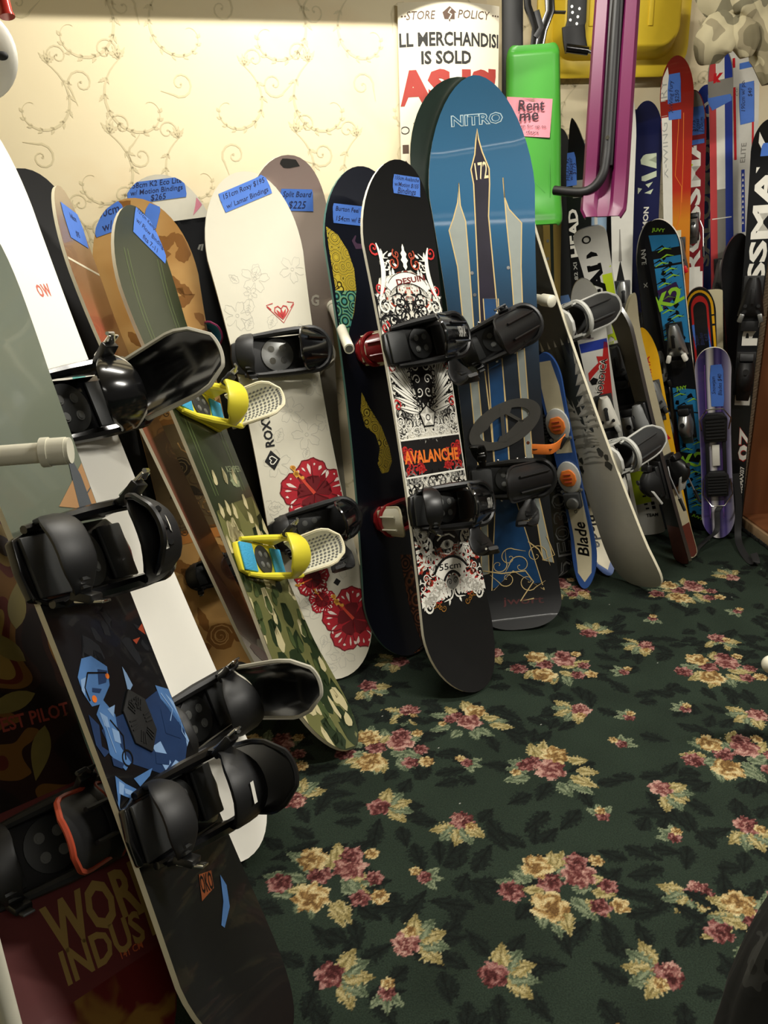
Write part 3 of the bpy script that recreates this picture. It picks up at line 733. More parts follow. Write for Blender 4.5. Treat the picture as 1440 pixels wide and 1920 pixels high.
# white field with a ragged top
fld = [(-.128, u_band0-.16), (.128, u_band0-.16), (.128, u_t)] + [(.128-.256*k/12, u_t+(.05 if k % 2 else .018)*(1-abs(k-6)/7)+.02*(k % 3)) for k in range(13)] + [(-.128, u_t)]
bd.ink(mb, [fld], M('print_pale', 'd9d5c6', .3, var=.15, scale=60), 1)
bd.ink(mb, [rect(-.13, u_band0, .13, u_band1)], MATS['band_black'], 4)
baroque(bd, mb, u_t-.02, u_t+.10, .105, 11, ['print_white', 'print_rust', 'print_white'], 14, size=(.014, .03))
for s_ in (u_t-.20, u_t-.10): baroque(bd, mb, s_, s_+.11, .118, int(s_*1000), ['print_black', 'print_grey', 'print_white', 'print_black'], 24, layer=2, size=(.010, .026))
bd.ink(mb, both([q for k in range(5) for q in scroll(.112, u_band1+.10+.11*k, .018, k, 1.2, 1, .006, 12)]), MATS['print_red'], 6)
baroque(bd, mb, u_band1+.09, u_band1+.30, .118, 5, ['print_black', 'print_white', 'print_black', 'print_black'], 50, size=(.009, .024))
baroque(bd, mb, u_band1+.005, u_band1+.09, .12, 8, ['print_grey', 'print_black', 'print_white'], 40, size=(.007, .018))
baroque(bd, mb, u_band0-.16, u_band0-.006, .12, 9, ['print_black', 'print_white', 'print_black', 'print_grey'], 46, size=(.009, .022))
# feathered wings, lion-like mask of scrolls, star
wing = []
for k in range(8): wing.append(leaf(.028+.004*k, u_band1+.075+.015*k, .085+.012*k, .016, .25+.14*k, 0))
bd.ink(mb, both(wing), pw, 6); bd.ink(mb, both([q for k in range(8) for q in ribbon([(.03+.004*k, u_band1+.075+.015*k), (.03+.004*k+(.085+.01*k)*math.cos(.25+.14*k), u_band1+.075+.015*k+(.085+.01*k)*math.sin(.25+.14*k))], .002)]), pk, 7)
bd.ink(mb, [circle(0, u_band1+.17, .040, 20, .07)], pk, 5)
bd.ink(mb, both(scroll(.020, u_band1+.21, .017, PI/2, 1.2, -1, .005)+scroll(.022, u_band1+.17, .015, 0, 1.2, 1, .004)+scroll(.018, u_band1+.135, .014, -1, 1.1, -1, .004)), pw, 6)
bd.ink(mb, [star(0, u_band1+.062, .036)], pk, 7); bd.ink(mb, [star(0, u_band1+.062, .031)], pw, 8); bd.ink(mb, ring(0, u_band1+.06, .008, .003), pk, 9)
bd.ink(mb, [rect(-.13, u_band1, .13, u_band1+.005), rect(-.13, u_band0-.005, .13, u_band0)], pw, 7)
# banner with lettering
cu = f(768, 527)[1]; arc = [(.085*math.sin(t), cu-.05+.058*math.cos(t)) for t in [(-1.15+2.3*k/12) for k in range(13)]]
bd.ink(mb, ribbon(arc, .030), pw, 8); bd.ink(mb, ribbon([(x, y+.016) for x, y in arc], .002)+ribbon([(x, y-.016) for x, y in arc], .002), pk, 9)
bd.ink(mb, words('DESUIN', f, (742, 530), (795, 521), .017, .03), M('print_maroon', '6d1d1c', .4), 9)
bd.ink(mb, both(scroll(.045, cu+.05, .02, 2, 1.2, 1, .006)+scroll(.03, cu+.075, .014, 1, 1.2, -1, .005)), MATS['print_rust'], 6)
bd.ink(mb, [leaf(0, cu+.03, .075, .022, PI/2, .3)], pw, 8); bd.ink(mb, [circle(0, cu+.075, .008)], pw, 8)
bd.ink(mb, both(ribbon([(.118-.030*math.sin(t*2.6), cu-.06+.16*t) for t in [k/14 for k in range(15)]], [.004+.013*math.sin(PI*k/14) for k in range(15)])+scroll(.10, cu-.075, .022, PI/2, 1.3, -1, .007)), pw, 8)
# red damask and the name on the band
rd_ = []
rnd = random.Random(4)
for k in range(13):
    v = rnd.uniform(.045, .112); u = rnd.uniform(u_band0+.012, u_band1-.012); a = rnd.random()*6; rd_ += scroll(v, u, .013, a, 1.1, 1, .0045, 12, tail=.014); rd_ += [leaf(v, u, .022, .009, a+k, .2)]
bd.ink(mb, both(rd_), MATS['print_red'], 5)
bd.ink(mb, words('AVALANCHE', f, (757, 859), (858, 850), .038, .035), MATS['print_orange'], 7)
# lower crest: eye, size banner, acanthus on black
bd.ink(mb, [circle(0, u_e, .055, 24, .045)], pk, 5)
bd.ink(mb, [[(-.030, u_e-.002), (-.012, u_e+.012), (.012, u_e+.012), (.030, u_e-.002), (.012, u_e-.013), (-.012, u_e-.013)]], pw, 6); bd.ink(mb, [circle(0, u_e, .011)], MATS['print_grey'], 7); bd.ink(mb, [circle(0, u_e, .0055)], pk, 8)
bd.ink(mb, ribbon([(-.038, u_e+.016), (-.015, u_e+.028), (.015, u_e+.028), (.036, u_e+.014)], .005)+ribbon([(-.034, u_e-.02), (0, u_e-.030), (.034, u_e-.02)], .004), pw, 6)
bd.ink(mb, [q for k in range(14) for a in [PI+PI*k/13] for q in ribbon([(.026*math.cos(a), u_e-.008+.022*math.sin(a)), (.048*math.cos(a), u_e-.008+.046*math.sin(a))], [.005, .001])], MATS['print_rust'], 6)
cu = f(838, 1062)[1]; arc = [(.066*math.sin(t), cu-.075+.080*math.cos(t)) for t in [(-.9+1.8*k/10) for k in range(11)]]
bd.ink(mb, ribbon(arc, .052), pk, 9); bd.ink(mb, ribbon(arc, .036), pw, 10); bd.ink(mb, words('155cm', f, (815, 1066), (862, 1058), .019, .012), pk, 11)
baroque(bd, mb, u_e-.05, u_e+.10, .125, 21, ['print_white', 'print_rust', 'print_white', 'print_white'], 16, layer=2, size=(.014, .028)); baroque(bd, mb, u_e-.14, u_e-.04, .125, 23, ['print_red', 'print_white', 'print_rust', 'print_white'], 20, layer=2, size=(.010, .022))
ac = []
for k in range(7):
    ac += scroll(.045+.010*k, cu-.03-.012*k, .022-.001*k, PI-.5*k, 1.2, 1 if k % 2 else -1, .007, 14, tail=.03); ac.append(leaf(.02+.012*k, cu-.09, .07, .02, PI/2-.25*k, .3))
bd.ink(mb, both(ac), pw, 7); bd.ink(mb, [circle(0, cu-.048, .026, 20, .020)], MATS['print_grey'], 8); bd.ink(mb, both(scroll(.012, cu-.046, .01, 0, 1.2, 1, .003)), pk, 9)
rr_ = []
for k in range(10): rr_ += scroll(.03+.009*k, cu-.05-.008*(k % 5), .016, k, 1.2, 1, .005, 12)
bd.ink(mb, both(rr_), MATS['print_red'], 6); bd.ink(mb, both([p for k in range(4) for p in scroll(.05+.012*k, cu-.115+.006*k, .011, k*2, 1.1, -1, .003, 10)]), M('print_gold', '9a6a2e', .4), 6)
bd.ink(mb, both(scroll(.085, u_e+.005, .026, PI/2, 1.4, 1, .007, tail=.03)+[leaf(.09, u_e+.02, .07, .02, PI/2+.2, .3)]), pw, 7)
mb.build('deck', root)
bd.label(root, *f(750, 354), .105, .048, .02, ['155cm Avalanche', 'w/Motion $155', 'Bindings'], seed=2)
hbt = [('SERIA', 'print_grey', .02, .42, .075)]
bu, bl = f(800, 645), f(835, 950)
binding(bd, root, bu[1], .12, 1, s=1.05, fold=1.30, hb='gloss_black', hb_text=hbt, ankle='open', toe=None, strap='black_plastic', buckle='dark_grey')
binding(bd, root, bl[1], -.05, 1, s=1.05, fold=1.22, hb='gloss_black', hb_text=hbt, ankle='open', toe='closed', strap='black_plastic', buckle='chrome')

# --- blue board fading to black, pointed nose
m_nit = axis_mat('nitro_fade', [(0, '0c0d0f'), (.42, '0d0f12'), (.62, '0e2a40'), (.80, '17557a'), (1, '1a4864')], 'Y', 0, 1.72, rough=.42, coat=.12, wob=.10, wscale=5)
M('blade_grey', '8f958f', .35); M('gold_line', 'c9b07a', .4); M('nitro_stripe', '1d1826', .3, var=.4, scale=14); M('nitro_blue', '173c63', .3, var=.4, scale=30); M('pewter', '5f5d58', .38, .75)
B = floor_pt(980, 1182); T = at_len(B, 888, 144, 1.72)
bd, root, mb = snowboard('tall blue to black snowboard with grey blades and an oval metal pad', B, T, math.radians(8), 'nitro_fade', 'edge_white', wn=.325, ww=.262, wt=.285, tn=.32, pn=1.85, tt=.10, pt=2.6, ct=.045, lt=.17, cn=.035)
f = uvof(bd, root)
gl, bg = MATS['gold_line'], MATS['blade_grey']
spade = [(894, 243), (897, 262), (904, 285), (917, 316), (918, 345), (916, 405), (938, 640), (950, 780), (957, 905), (930, 905), (919, 780), (902, 640), (888, 345), (883, 318), (890, 290), (892, 262)]
p_ = shape(f, spade); bd.ink(mb, [p_], MATS['nitro_stripe'], 1); bd.ink(mb, ribbon(p_, .0038, True), gl, 2)
q_ = shape(f, [(906, 560), (934, 560), (957, 905), (1020, 1105), (962, 1070), (922, 1110), (930, 905)]); bd.ink(mb, [q_], MATS['nitro_blue'], 2); bd.ink(mb, ribbon(q_, .003, True), gl, 3)
for pl in ([(860, 343), (863, 385), (873, 415), (880, 500), (890, 640), (910, 860), (917, 1075), (903, 1080), (899, 900), (880, 700), (868, 600), (858, 500), (842, 432), (850, 410), (858, 380)],
           [(943, 333), (946, 370), (954, 392), (978, 418), (977, 500), (982, 640), (998, 850), (1010, 930), (1038, 1055), (1018, 1050), (1000, 930), (985, 850), (968, 640), (958, 500), (950, 420)]):
    a = shape(f, pl); bd.ink(mb, [a], bg, 1); bd.ink(mb, ribbon(a, .0035, True), gl, 2)
o = words('NITRO', f, (845, 230), (942, 222), .032, .05); bd.ink(mb, o, M('nitro_grey', '9fb0b4', .4), 2)
o = words('NITRO', f, (847, 230), (940, 222), .027, .005); bd.ink(mb, o, M('nitro_dark', '1f4f6c', .35), 3)
bd.ink(mb, words('172', f, (891, 322), (914, 318), .05, .01), M('pale_gold', 'd8c59c', .4), 3)
w_ = []
for k, (x, y) in enumerate([(935, 1060), (955, 1045), (975, 1060), (950, 1085), (990, 1090), (1005, 1040)]):
    c = f(x, y); w_ += scroll(c[0], c[1], .026+.004*(k % 3), k*1.3, 1.0, 1 if k % 2 else -1, .003, 18, tail=.05)
w_ += ribbon(shape(f, [(1025, 1005), (1040, 1040), (1020, 1050), (1010, 1030), (990, 1015)]), .004)
w_ += ribbon(shape(f, [(905, 1070), (940, 1075), (985, 1070), (1000, 1090), (975, 1125), (1000, 1120)]), .004)
bd.ink(mb, w_, gl, 5)
bd.ink(mb, words('jwort', f, (942, 1128), (1018, 1124), .03, .01), M('faint_red', '4a2020', .4), 2)
for x, y in ((885, 512), (890, 553), (953, 502), (990, 605), (993, 775), (990, 830)): bd.ink(mb, [circle(*f(x, y), .0055, 10)], MATS['chrome'], 3)
mb.build('deck', root)
# oval pewter pad with a cut-out arrow and crescents
mb = MB(); cx, cy = f(946, 796); an = math.radians(22)
def flat_ring(outer, inner, m):
    n = len(outer); zt = bd.th/2+.0075
    mb.grid([[V((x, y, bd.th/2+.0005)) for x, y in outer], [V((x, y, zt)) for x, y in outer], [V((x, y, zt)) for x, y in inner], [V((x, y, bd.th/2+.0005)) for x, y in inner]], m, close=True)
pm = MATS['pewter']
flat_ring(tr([circle(0, 0, .125, 48, .068)], cx, cy, an)[0], tr([circle(0, 0, .088, 48, .044)], cx, cy, an)[0], pm)
for s in (0, PI):
    c2 = [(.092*math.cos(t), .047*math.sin(t)) for t in [(-.2-1.9*k/10) for k in range(11)]]+[(.062*math.cos(t), .030*math.sin(t)) for t in [(-2.1+1.6*k/10) for k in range(11)]]
    mb.prism(c2, 0, .0075, pm, Mx.Translation((cx, cy, bd.th/2+.0005)) @ Mx.Rotation(an+s, 4, 'Z'))
a1 = [(-.012, -.055), (.0, -.055), (.004, -.03), (.05, .012), (.004, .05), (.0, .055), (-.012, .055)]
a2 = [(.002, -.028), (.034, .011), (.002, .038)]
mb.prism([a1[0], a1[1], (.0, .055), a1[6]], 0, .0078, pm, Mx.Translation((cx, cy, bd.th/2+.0005)))
for qq in ([(.0, .05), (.062, .006), (.056, -.001), (.0, .037)], [(.0, -.055), (.062, .006), (.05, .012), (.0, -.032)]): mb.prism(qq, 0, .0078, pm, Mx.Translation((cx, cy, bd.th/2+.0005)))
tag(mb.build('stomp_pad', root), 'oval pewter pad')
binding(bd, root, f(945, 632)[1], .35, 1, s=1.0, fold=1.0, hb_h=.20, ankle='closed', toe='closed', buckle='dark_grey', screws=True, disc=None, strap='black_plastic')
binding(bd, root, f(965, 895)[1], .0, 1, s=1.0, fold=1.1, hb_h=.20, ankle='open', toe='open', buckle='chrome', screws=True, strap='black_plastic')

# --- plain dark green board right behind the blue one
M('dark_green', '17231d', .3, coat=.3)
B = floor_pt(912, 1138); T = on_wall(856, 150, .10, WALL_A)
bd, root, mb = snowboard('plain dark green snowboard half hidden behind the tall blue one', B, T, math.radians(12), 'dark_green', 'edge_cream', wn=.31, ww=.25, wt=.285)
mb.build('deck', root)

# --- white board with hibiscus flowers
M('roxy_white', 'd9d4c1', .3, coat=.35, var=.02); M('line_grey', 'b9b6a8', .5)
B = floor_pt(640, 1274); T = at_len(B, 455, 328, 1.51)
bd, root, mb = snowboard('white snowboard printed with grey flower outlines and red hibiscus blooms', B, T, math.radians(15), 'roxy_white', 'edge_white', wn=.288, ww=.240, wt=.285)
f = uvof(bd, root); q = []
rnd = random.Random(12)
for k, (x, y, r) in enumerate([(478, 522, .042), (445, 592, .042), (548, 505, .04), (575, 630, .04), (470, 460+90, .02), (575, 815, .045), (520, 870, .042), (545, 770, .04), (612, 790, .035), (500, 960, .035), (640, 1060, .04), (600, 1230, .05), (640, 1225, .04), (560, 1140, .04), (520, 600+60, .03), (590, 720, .04)]):
    v, u = f(x, y); q += hibiscus_lines(v, u, r, k*1.1)
for k in range(26):
    y = 500+30*k; x0 = 470+(y-500)*.165; v, u = f(x0+rnd.uniform(-45, 80), y); q += leaf_lines(v, u, rnd.uniform(.035, .055), rnd.random()*6.28)
bd.ink(mb, q, MATS['line_grey'], 1, margin=.006)
for x, y, r, a in ((590, 925, .105, 1.3), (662, 1160, .098, 1.3), (604, 1125, .042, 1.2), (585, 1085, .055, 2.5)): hibiscus(bd, mb, *f(x, y), r, a+.2)
v, u = f(528, 585)
def heart(x, y, s): return [(x+s*p, y+s*r) for p, r in ((0, -1), (-.55, -.45), (-1, .15), (-.85, .7), (-.4, .85), (0, .45), (.4, .85), (.85, .7), (1, .15), (.55, -.45))]
bd.ink(mb, ribbon(heart(v, u, .021), .0035, True)+ribbon([(v-.030, u+.010), (v-.042, u+.024), (v-.022, u+.028)], .0025)+ribbon([(v+.030, u+.010), (v+.042, u+.024), (v+.022, u+.028)], .0025)+ribbon([(v-.042, u+.02), (v, u-.032), (v+.042, u+.02)], .0022)+[leaf(v, u-.018, .03, .008, PI/2+.5), leaf(v, u-.018, .03, .008, PI/2-.5), leaf(v, u-.018, .03, .008, PI/2)], MATS['print_red'], 3)
bd.ink(mb, words('ROXY', f, (507, 838), (495, 775), .028, .03), pk, 3)
v, u = f(511, 863); bd.ink(mb, [[(v, u-.030), (v+.024, u), (v, u+.030), (v-.024, u)]], pk, 3); bd.ink(mb, ribbon(tr([heart(0, 0, .012)], v+.002, u, PI/2)[0], .003, True), pw, 4)
v, u = f(632, 1091); bd.ink(mb, [[(v-.012, u), (v, u+.012), (v+.012, u), (v, u-.012)]], pk, 3)
mb.build('deck', root)
bd.label(root, *f(457, 368), .150, .052, .30, ['151cm Roxy $195', 'w/ Lamar Bindings'], seed=3)
binding(bd, root, f(510, 668)[1], -.05, 1, s=1.05, fold=1.40, hb_h=.095, hb='gloss_black', disc='silver', pad=None, ankle=None, toe='closed', plate='satin_black', strap='satin_black')
binding(bd, root, f(590, 985)[1], .10, 1, s=1.0, fold=.8, hb_h=.15, hb='gloss_black', pad=None, plate='satin_black', strap='satin_black', ankle='open', toe='closed')

# --- camouflage board
noise_mat('camo', [(0, '232f1e'), (.40, '37462a'), (.47, '6e7446'), (.53, 'c3b98e'), (.59, '2f3d27')], 17, 1.2, .35, 'CONSTANT', .28, .2, (1, .72, 1))
M('olive_deck', '252d1b', .3, coat=.2, var=.12); M('olive_line', '4c5936', .3)
B = floor_pt(664, 1404); T = at_len(B, 254, 391, 1.53)
bd, root, mb = snowboard('green camouflage snowboard with yellow and blue bindings', B, T, math.radians(65), 'olive_deck', 'edge_cream', wn=.285, ww=.245, wt=.280, cn=.055, ct=.060, ln=.34, lt=.34)
f = uvof(bd, root); us_ = f(478, 985)[1]
cam_top = [(-.14, .0), (.14, .0), (.14, us_)] + [(.14-.28*k/10, us_+(.05 if k % 2 else .0)+.03*math.sin(k*1.7)) for k in range(1, 10)] + [(-.14, us_)]
U_ = 14
bd.ink(mb, [cam_top], M('camo_olive', '68693f', .28, coat=.2), 1, margin=.001)
def patch(v, u, w, l, seed):
    """irregular camouflage patch with a frayed end"""
    r = random.Random(seed); p = []
    for k in range(9): t = -PI+PI*k/8; p.append((v+w*math.cos(t)*r.uniform(.75, 1.15), u+l*.55*math.sin(t)*r.uniform(.7, 1.2)))
    for k in range(7): p.append((v+w*(1-2*(k+.5)/7)*r.uniform(.8, 1.1)+.004, u+l*(r.uniform(.55, 1.0) if k % 2 else r.uniform(.15, .4))))
    return p
def patches(n, seed, wr, lr, top): r = random.Random(seed); return [patch(r.uniform(-.135, .135), r.uniform(.02, us_+top), r.uniform(*wr), r.uniform(*lr), seed*100+k) for k in range(n)]
bd.ink(mb, patches(46, 3, (.016, .034), (.03, .065), -.02), M('camo_green', '26331e', .28, coat=.2), 2, margin=.001)
bd.ink(mb, patches(44, 5, (.010, .024), (.025, .055), .02), M('camo_cream', 'bfb58b', .28, coat=.2), 3, margin=.001)
bd.ink(mb, patches(22, 8, (.010, .020), (.02, .045), -.03), M('camo_leaf', '44512f', .28, coat=.2), 4, margin=.001)
bd.ink(mb, [patch(rnd.uniform(-.09, .1), us_+rnd.uniform(.02, .15), .010, .03, 70+k) for k in range(8)], MATS['camo_cream'], 4)
for v in (-.085, -.07, .072, .088): bd.ink(mb, [rect(v-.002, us_+.1, v+.002, bd.L-.12)], MATS['olive_line'], 1)
bd.ink(mb, words('KEMPER', f, (424, 880), (450, 879), .018, .02)+[blob(f(440, 900)[0], f(440, 900)[1], .02, 3, 20, .4)], M('kemper_grey', '8c9472', .4), 2)
mb.build('deck', root)
bd.label(root, *f(261, 452), .15, .085, -.38, ['157cm Kemper $185', 'w/ Flow Bindings', 'fits 7-11'], seed=4)
for (x, y, an) in ((400, 765, -.32), (498, 1048, -.28)):
    binding(bd, root, f(x, y)[1], an, 1, s=.95, fold=.12, plate='yellow_plastic', pad='pad_blue', hoop='yellow_plastic', hb='white_pad', dots='grey_plastic', trim='cream', ankle='closed', toe=None, strap='yellow_plastic', buckle='silver', hb_h=.145)

# --- tan floral board
noise_mat('tan_flowers', [(.3, 'a87c44'), (.6, 'bd945a'), (.75, 'b0844c')], 7, 2, .3, 'LINEAR', .32, .25)
M('swirl_dark', '4a3826', .4); M('swirl_orange', 'b5763a', .35)
B = floor_pt(452, 1262); T = on_wall(240, 378, .10, WALL_A)
bd, root, mb = snowboard('tan and brown floral snowboard behind the camouflage one', B, T, math.radians(-4), 'tan_flowers', 'edge_cream', wn=.292, ww=.25, wt=.288)
f = uvof(bd, root); q = []
for k in range(22): 
    v, u = f(330+rnd.uniform(-20, 80), 640+17*k); q += scroll(v, u, rnd.uniform(.012, .035), rnd.random()*6, 1.3, rnd.choice((-1, 1)), .003, 16, tail=.03)
bd.ink(mb, q, MATS['swirl_dark'], 3); v0, u0 = f(345, 900); lf = []; rz = []
for k in range(70):
    v, u = rnd.uniform(-.13, .13), rnd.uniform(.05, bd.L-.03); lf.append(leaf(v, u, rnd.uniform(.05, .10), rnd.uniform(.025, .045), rnd.random()*6.28, .1))
for k in range(7):
    v, u = rnd.uniform(-.09, .09), .12+.2*k; lf.append(blob(v, u, .042, k, 12, .15)); rz += scroll(v, u, .034, k, 2.2, 1, .004, 22)+ring(v, u, .018, .003, 14)
bd.ink(mb, lf, M('leaf_brown', '84592b', .32, coat=.25), 1); bd.ink(mb, rz, M('rose_tan', 'b98f58', .35), 2)
bd.ink(mb, [rect(-.14, u0-.16, .14, u0+.17)], M('swirl_ground', '5a4a30', .35, var=.3, scale=14), 2)
bd.ink(mb, [circle(v0, u0+.04, .030, 18)]+[leaf(v0, u0-.02, .06, .025, a) for a in (3.6, 4.2, 5.0, 5.6)], M('rose_dark', '2c2418', .4), 3)
bd.ink(mb, scroll(v0, u0+.04, .026, 0, 2.2, 1, .004), M('rose_line', '6a5a3c', .4), 4)
bd.ink(mb, [rect(-.14, u0-.19, .14, u0-.15)], MATS['swirl_orange'], 2)
mb.build('deck', root)
bd.label(root, *f(205, 415), .10, .07, .15, ['150cm', 'w/ F'], seed=5, sz=.03); bd.label(root, *f(286, 408), .035, .06, -.5, [''], seed=6)
binding(bd, root, f(330, 690)[1], .2, 1, s=.72, fold=.9, hb_h=.15, ankle='closed', toe='closed')
binding(bd, root, f(440, 1060)[1], .1, 1, s=.72, fold=.9, hb_h=.15, ankle='closed', toe='closed')

# --- white, grey and pink board at the back
M('k2_white', 'dcd8c8', .3, coat=.3); M('k2_black', '17181b', .3); M('k2_pink', 'd98a9c', .35); M('k2_grey', '8d8d86', .4)
B = floor_pt(475, 1205); T = on_wall(291, 333, .06, WALL_A)
bd, root, mb = snowboard('white snowboard with pink stripe and black splash behind the tan floral one', B, T, math.radians(0), 'k2_white', 'edge_cream', wn=.29, ww=.25, wt=.288)
f = uvof(bd, root)
bd.ink(mb, [shape(f, [(318, 340), (350, 350), (332, 362), (300, 378), (310, 352)])], MATS['k2_grey'], 1)
bd.ink(mb, [shape(f, [(368, 372), (380, 385), (362, 405), (366, 388)])], MATS['k2_pink'], 1)
u0 = f(370, 430)[1]; bd.ink(mb, [[(-.14, .02), (.14, .02), (.14, u0)]+[(.14-.28*k/14, u0+(.03 if k % 2 else -.01)) for k in range(1, 14)]+[(-.14, u0)]], MATS['k2_black'], 2)
q = []
for k in range(8): v, u = f(228+8*(k % 4), 352+7*(k//4)); q += scroll(v, u, .012, k, 1.3, 1, .002, 12)
bd.ink(mb, q, MATS['k2_grey'], 2); bd.ink(mb, ribbon(shape(f, [(372, 468), (375, 460), (380, 458), (378, 470)]), .006), MATS['k2_grey'], 3)
mb.build('deck', root)
bd.label(root, *f(294, 360), .165, .055, 0, ['158cm K2 Eco Lite', 'w/ Motion Bindings', '$265'], seed=7)
M('blue_plastic', '3a8fc0', .4); M('magenta_plastic', '8f2a58', .4)
binding(bd, root, f(395, 640)[1], .2, 1, v=-.02, s=.72, fold=.1, hb='blue_plastic', plate='satin_black', hoop='blue_plastic', trim='magenta_plastic', ankle=None, toe=None, hb_h=.11)

# --- taupe split board
m_ = axis_mat('split_taupe', [(0, '8d8b7a'), (.55, '9a9484'), (.585, '8f7f76'), (.62, '9b8d82'), (.86, 'a7988c'), (.865, '96837c'), (1, '96837c')], 'Y', 0, 1.6, rough=.35, coat=.25)
B = floor_pt(612, 1140); T = on_wall(537, 295, .11, WALL_A)
bd, root, mb = snowboard('taupe snowboard with white bindings behind the white hibiscus one', B, T, math.radians(28), 'split_taupe', 'edge_cream', wn=.288, ww=.25, wt=.285)
f = uvof(bd, root)
bd.ink(mb, [blob(*f(535, 308), .022, 4, 16, .3, 1.3, .7)], M('scuff_black', '2a2826', .6), 1)
bd.ink(mb, words('G', f, (583, 563), (598, 563), .035, .04), M('pale_taupe', 'cfc8b8', .4), 2)
mb.build('deck', root)
bd.label(root, *f(553, 375), .11, .06, -.05, ['Split Board', '$225'], seed=8, sz=.03)
for x, y in ((668, 585), (1010, 610)):
    binding(bd, root, f(y, x)[1], .1, 1, s=.7, fold=1.0 if x < 800 else .5, plate='white_plastic', hb='white_plastic', pad='light_grey', strap='light_grey', trim='light_grey', ankle='closed', toe='closed', buckle='silver', dots='grey_plastic' if x > 800 else None, hb_text=[('G', 'print_black', .02, .45, None)] if x < 800 else None)

# --- navy board with gold ornament
M('navy_deck', '12151f', .3, coat=.35); rings_mat('gold_cells', [(0, '4a3c14'), (.22, 'c9b23c'), (.55, 'a98f2c'), (.72, '6a5a20'), (.8, 'd6c24e')], 26, .35, 5)
rings_mat('teal_cells', [(0, '16302c'), (.25, '7fae7c'), (.55, '4f9a90'), (.8, '20443e')], 26, .35, 5); rings_mat('rust_cells', [(0, '2a1510'), (.3, 'a0633e'), (.6, '7a3f2a'), (.8, '3a1c14')], 20, .35, 5)
M('teal_edge', '5f8a80', .4)
B = floor_pt(772, 1230); T = on_wall(678, 318, .12, WALL_A)
bd, root, mb = snowboard('navy snowboard with gold ornament and dark red bindings', B, T, math.radians(38), 'navy_deck', 'teal_edge', wn=.29, ww=.25, wt=.288)
f = uvof(bd, root)
gp = shape(f, [(610, 425), (632, 440), (652, 470), (664, 505), (668, 545), (664, 585), (655, 620), (648, 650), (632, 560)])
bd.ink(mb, [gp], MATS['gold_cells'], 1); bd.ink(mb, [shape(f, [(628, 545), (668, 545), (662, 590), (648, 655), (640, 640)])], MATS['teal_cells'], 2)
bd.ink(mb, [shape(f, [(678, 735), (690, 760), (715, 800), (730, 840), (735, 865), (728, 885), (716, 888), (708, 870), (712, 840), (704, 815), (685, 800), (676, 770)])], MATS['gold_cells'], 1)
bd.ink(mb, [shape(f, [(750, 1040), (770, 1040), (800, 1230), (785, 1215), (765, 1130)])], MATS['rust_cells'], 1)
bd.ink(mb, ribbon(shape(f, [(666, 442), (662, 452), (668, 462), (682, 462), (690, 450)]), [.004, .012, .018, .014, .003]), M('dusk_purple', '4a3448', .4), 2)
mb.build('deck', root)
bd.label(root, *f(660, 405), .15, .055, .0, ['Burton Feel Good', '154cm w/ Burton'], seed=9, sz=.028)
for x, y, fo in ((700, 655, 1.2), (745, 965, .25)):
    binding(bd, root, f(x, y)[1], .1, -1, s=.80, v=.02, fold=fo, plate='red_plastic', hb='red_plastic' if y < 800 else 'white_pad', pad='cream', strap='cream', trim='cream', ankle='closed' if y < 800 else None, toe=None, buckle='silver', hb_h=.14)

# --- brown board seen almost edge-on
m_ = axis_mat('brown_fade', [(0, '9a8f7c'), (.10, 'a89c88'), (.14, '8a4a34'), (.3, 'a0523c'), (.55, '6e4636'), (.78, 'a24a3c'), (.86, '7d5a44'), (1, '95846c')], 'Y', 0, 1.5, rough=.25, coat=.4, wob=.06, wscale=18)
B = floor_pt(576, 1342); T = at_len(B, 112, 356, 1.52)
bd, root, mb = snowboard('red brown snowboard turned edge-on between the black one and the tan floral one', B, T, math.radians(80), 'brown_fade', 'edge_cream', wn=.288, ww=.245, wt=.285, cn=.05, ct=.05, ln=.5, lt=.34, th=.008)
f = uvof(bd, root)
bd.ink(mb, [rect(-.14, f(120, 492)[1]-.003, .14, f(120, 492)[1]+.003)], MATS['edge_cream'], 1)
bd.ink(mb, [circle(.02, .13, .085, 24, .12)], M('tail_white', 'c8c0ae', .3), 1); bd.ink(mb, ribbon([(-.04, .05), (-.02, .1), (.02, .12), (.05, .09), (.08, .16)], .004)+scroll(.03, .16, .03, 0, 1.2, 1, .004)+scroll(0, .1, .02, 2, 1.2, 1, .003), MATS['print_grey'], 2)
bd.ink(mb, [leaf(-.10, .27, .2, .05, -.6)], M('tail_pink', 'b8606a', .35), 2)
mb.build('deck', root)
bd.label(root, *f(117, 434), .16, .085, .0, ['146cm', '$95'], seed=10)

# --- black board behind the white one
B = floor_pt(345, 1255); T = at_y(30, 322, 2.24)
bd, root, mb = snowboard('plain black snowboard standing behind the big white one', B, T, math.radians(30), 'satin_black', 'edge_black', wn=.29, ww=.25, wt=.288)
mb.build('deck', root)

# --- big white board
M('bright_white', 'f4f1e6', .3, coat=.3, var=.01)
B = floor_pt(474, 1604); T = at_y(-112, 170, 1.86)
bd, root, mb = snowboard('big plain white snowboard standing behind the grey and blue robot one', B, T, math.radians(44), 'bright_white', 'edge_white', wn=.29, ww=.25, wt=.288)
f = uvof(bd, root)
bd.ink(mb, words('ow', f, (70, 546), (94, 543), .03, .01), M('ow_red', 'c86a5a', .4), 1)
bd.ink(mb, [shape(f, [(135, 705), (160, 705), (165, 730), (140, 730)]), shape(f, [(140, 690), (150, 690), (152, 712), (142, 712)])], M('teal_print', '6fbdb4', .4), 1)
mb.build('deck', root)
M('lace_grey', 'b4b0a0', .5)
binding(bd, root, f(200, 760)[1], .0, 1, s=1.28, fold=.25, hb='gloss_black', plate='gloss_black', hoop='gloss_black', trim='lace_grey', ankle='closed', toe='closed', strap='gloss_black', buckle='chrome', hb_h=.20)
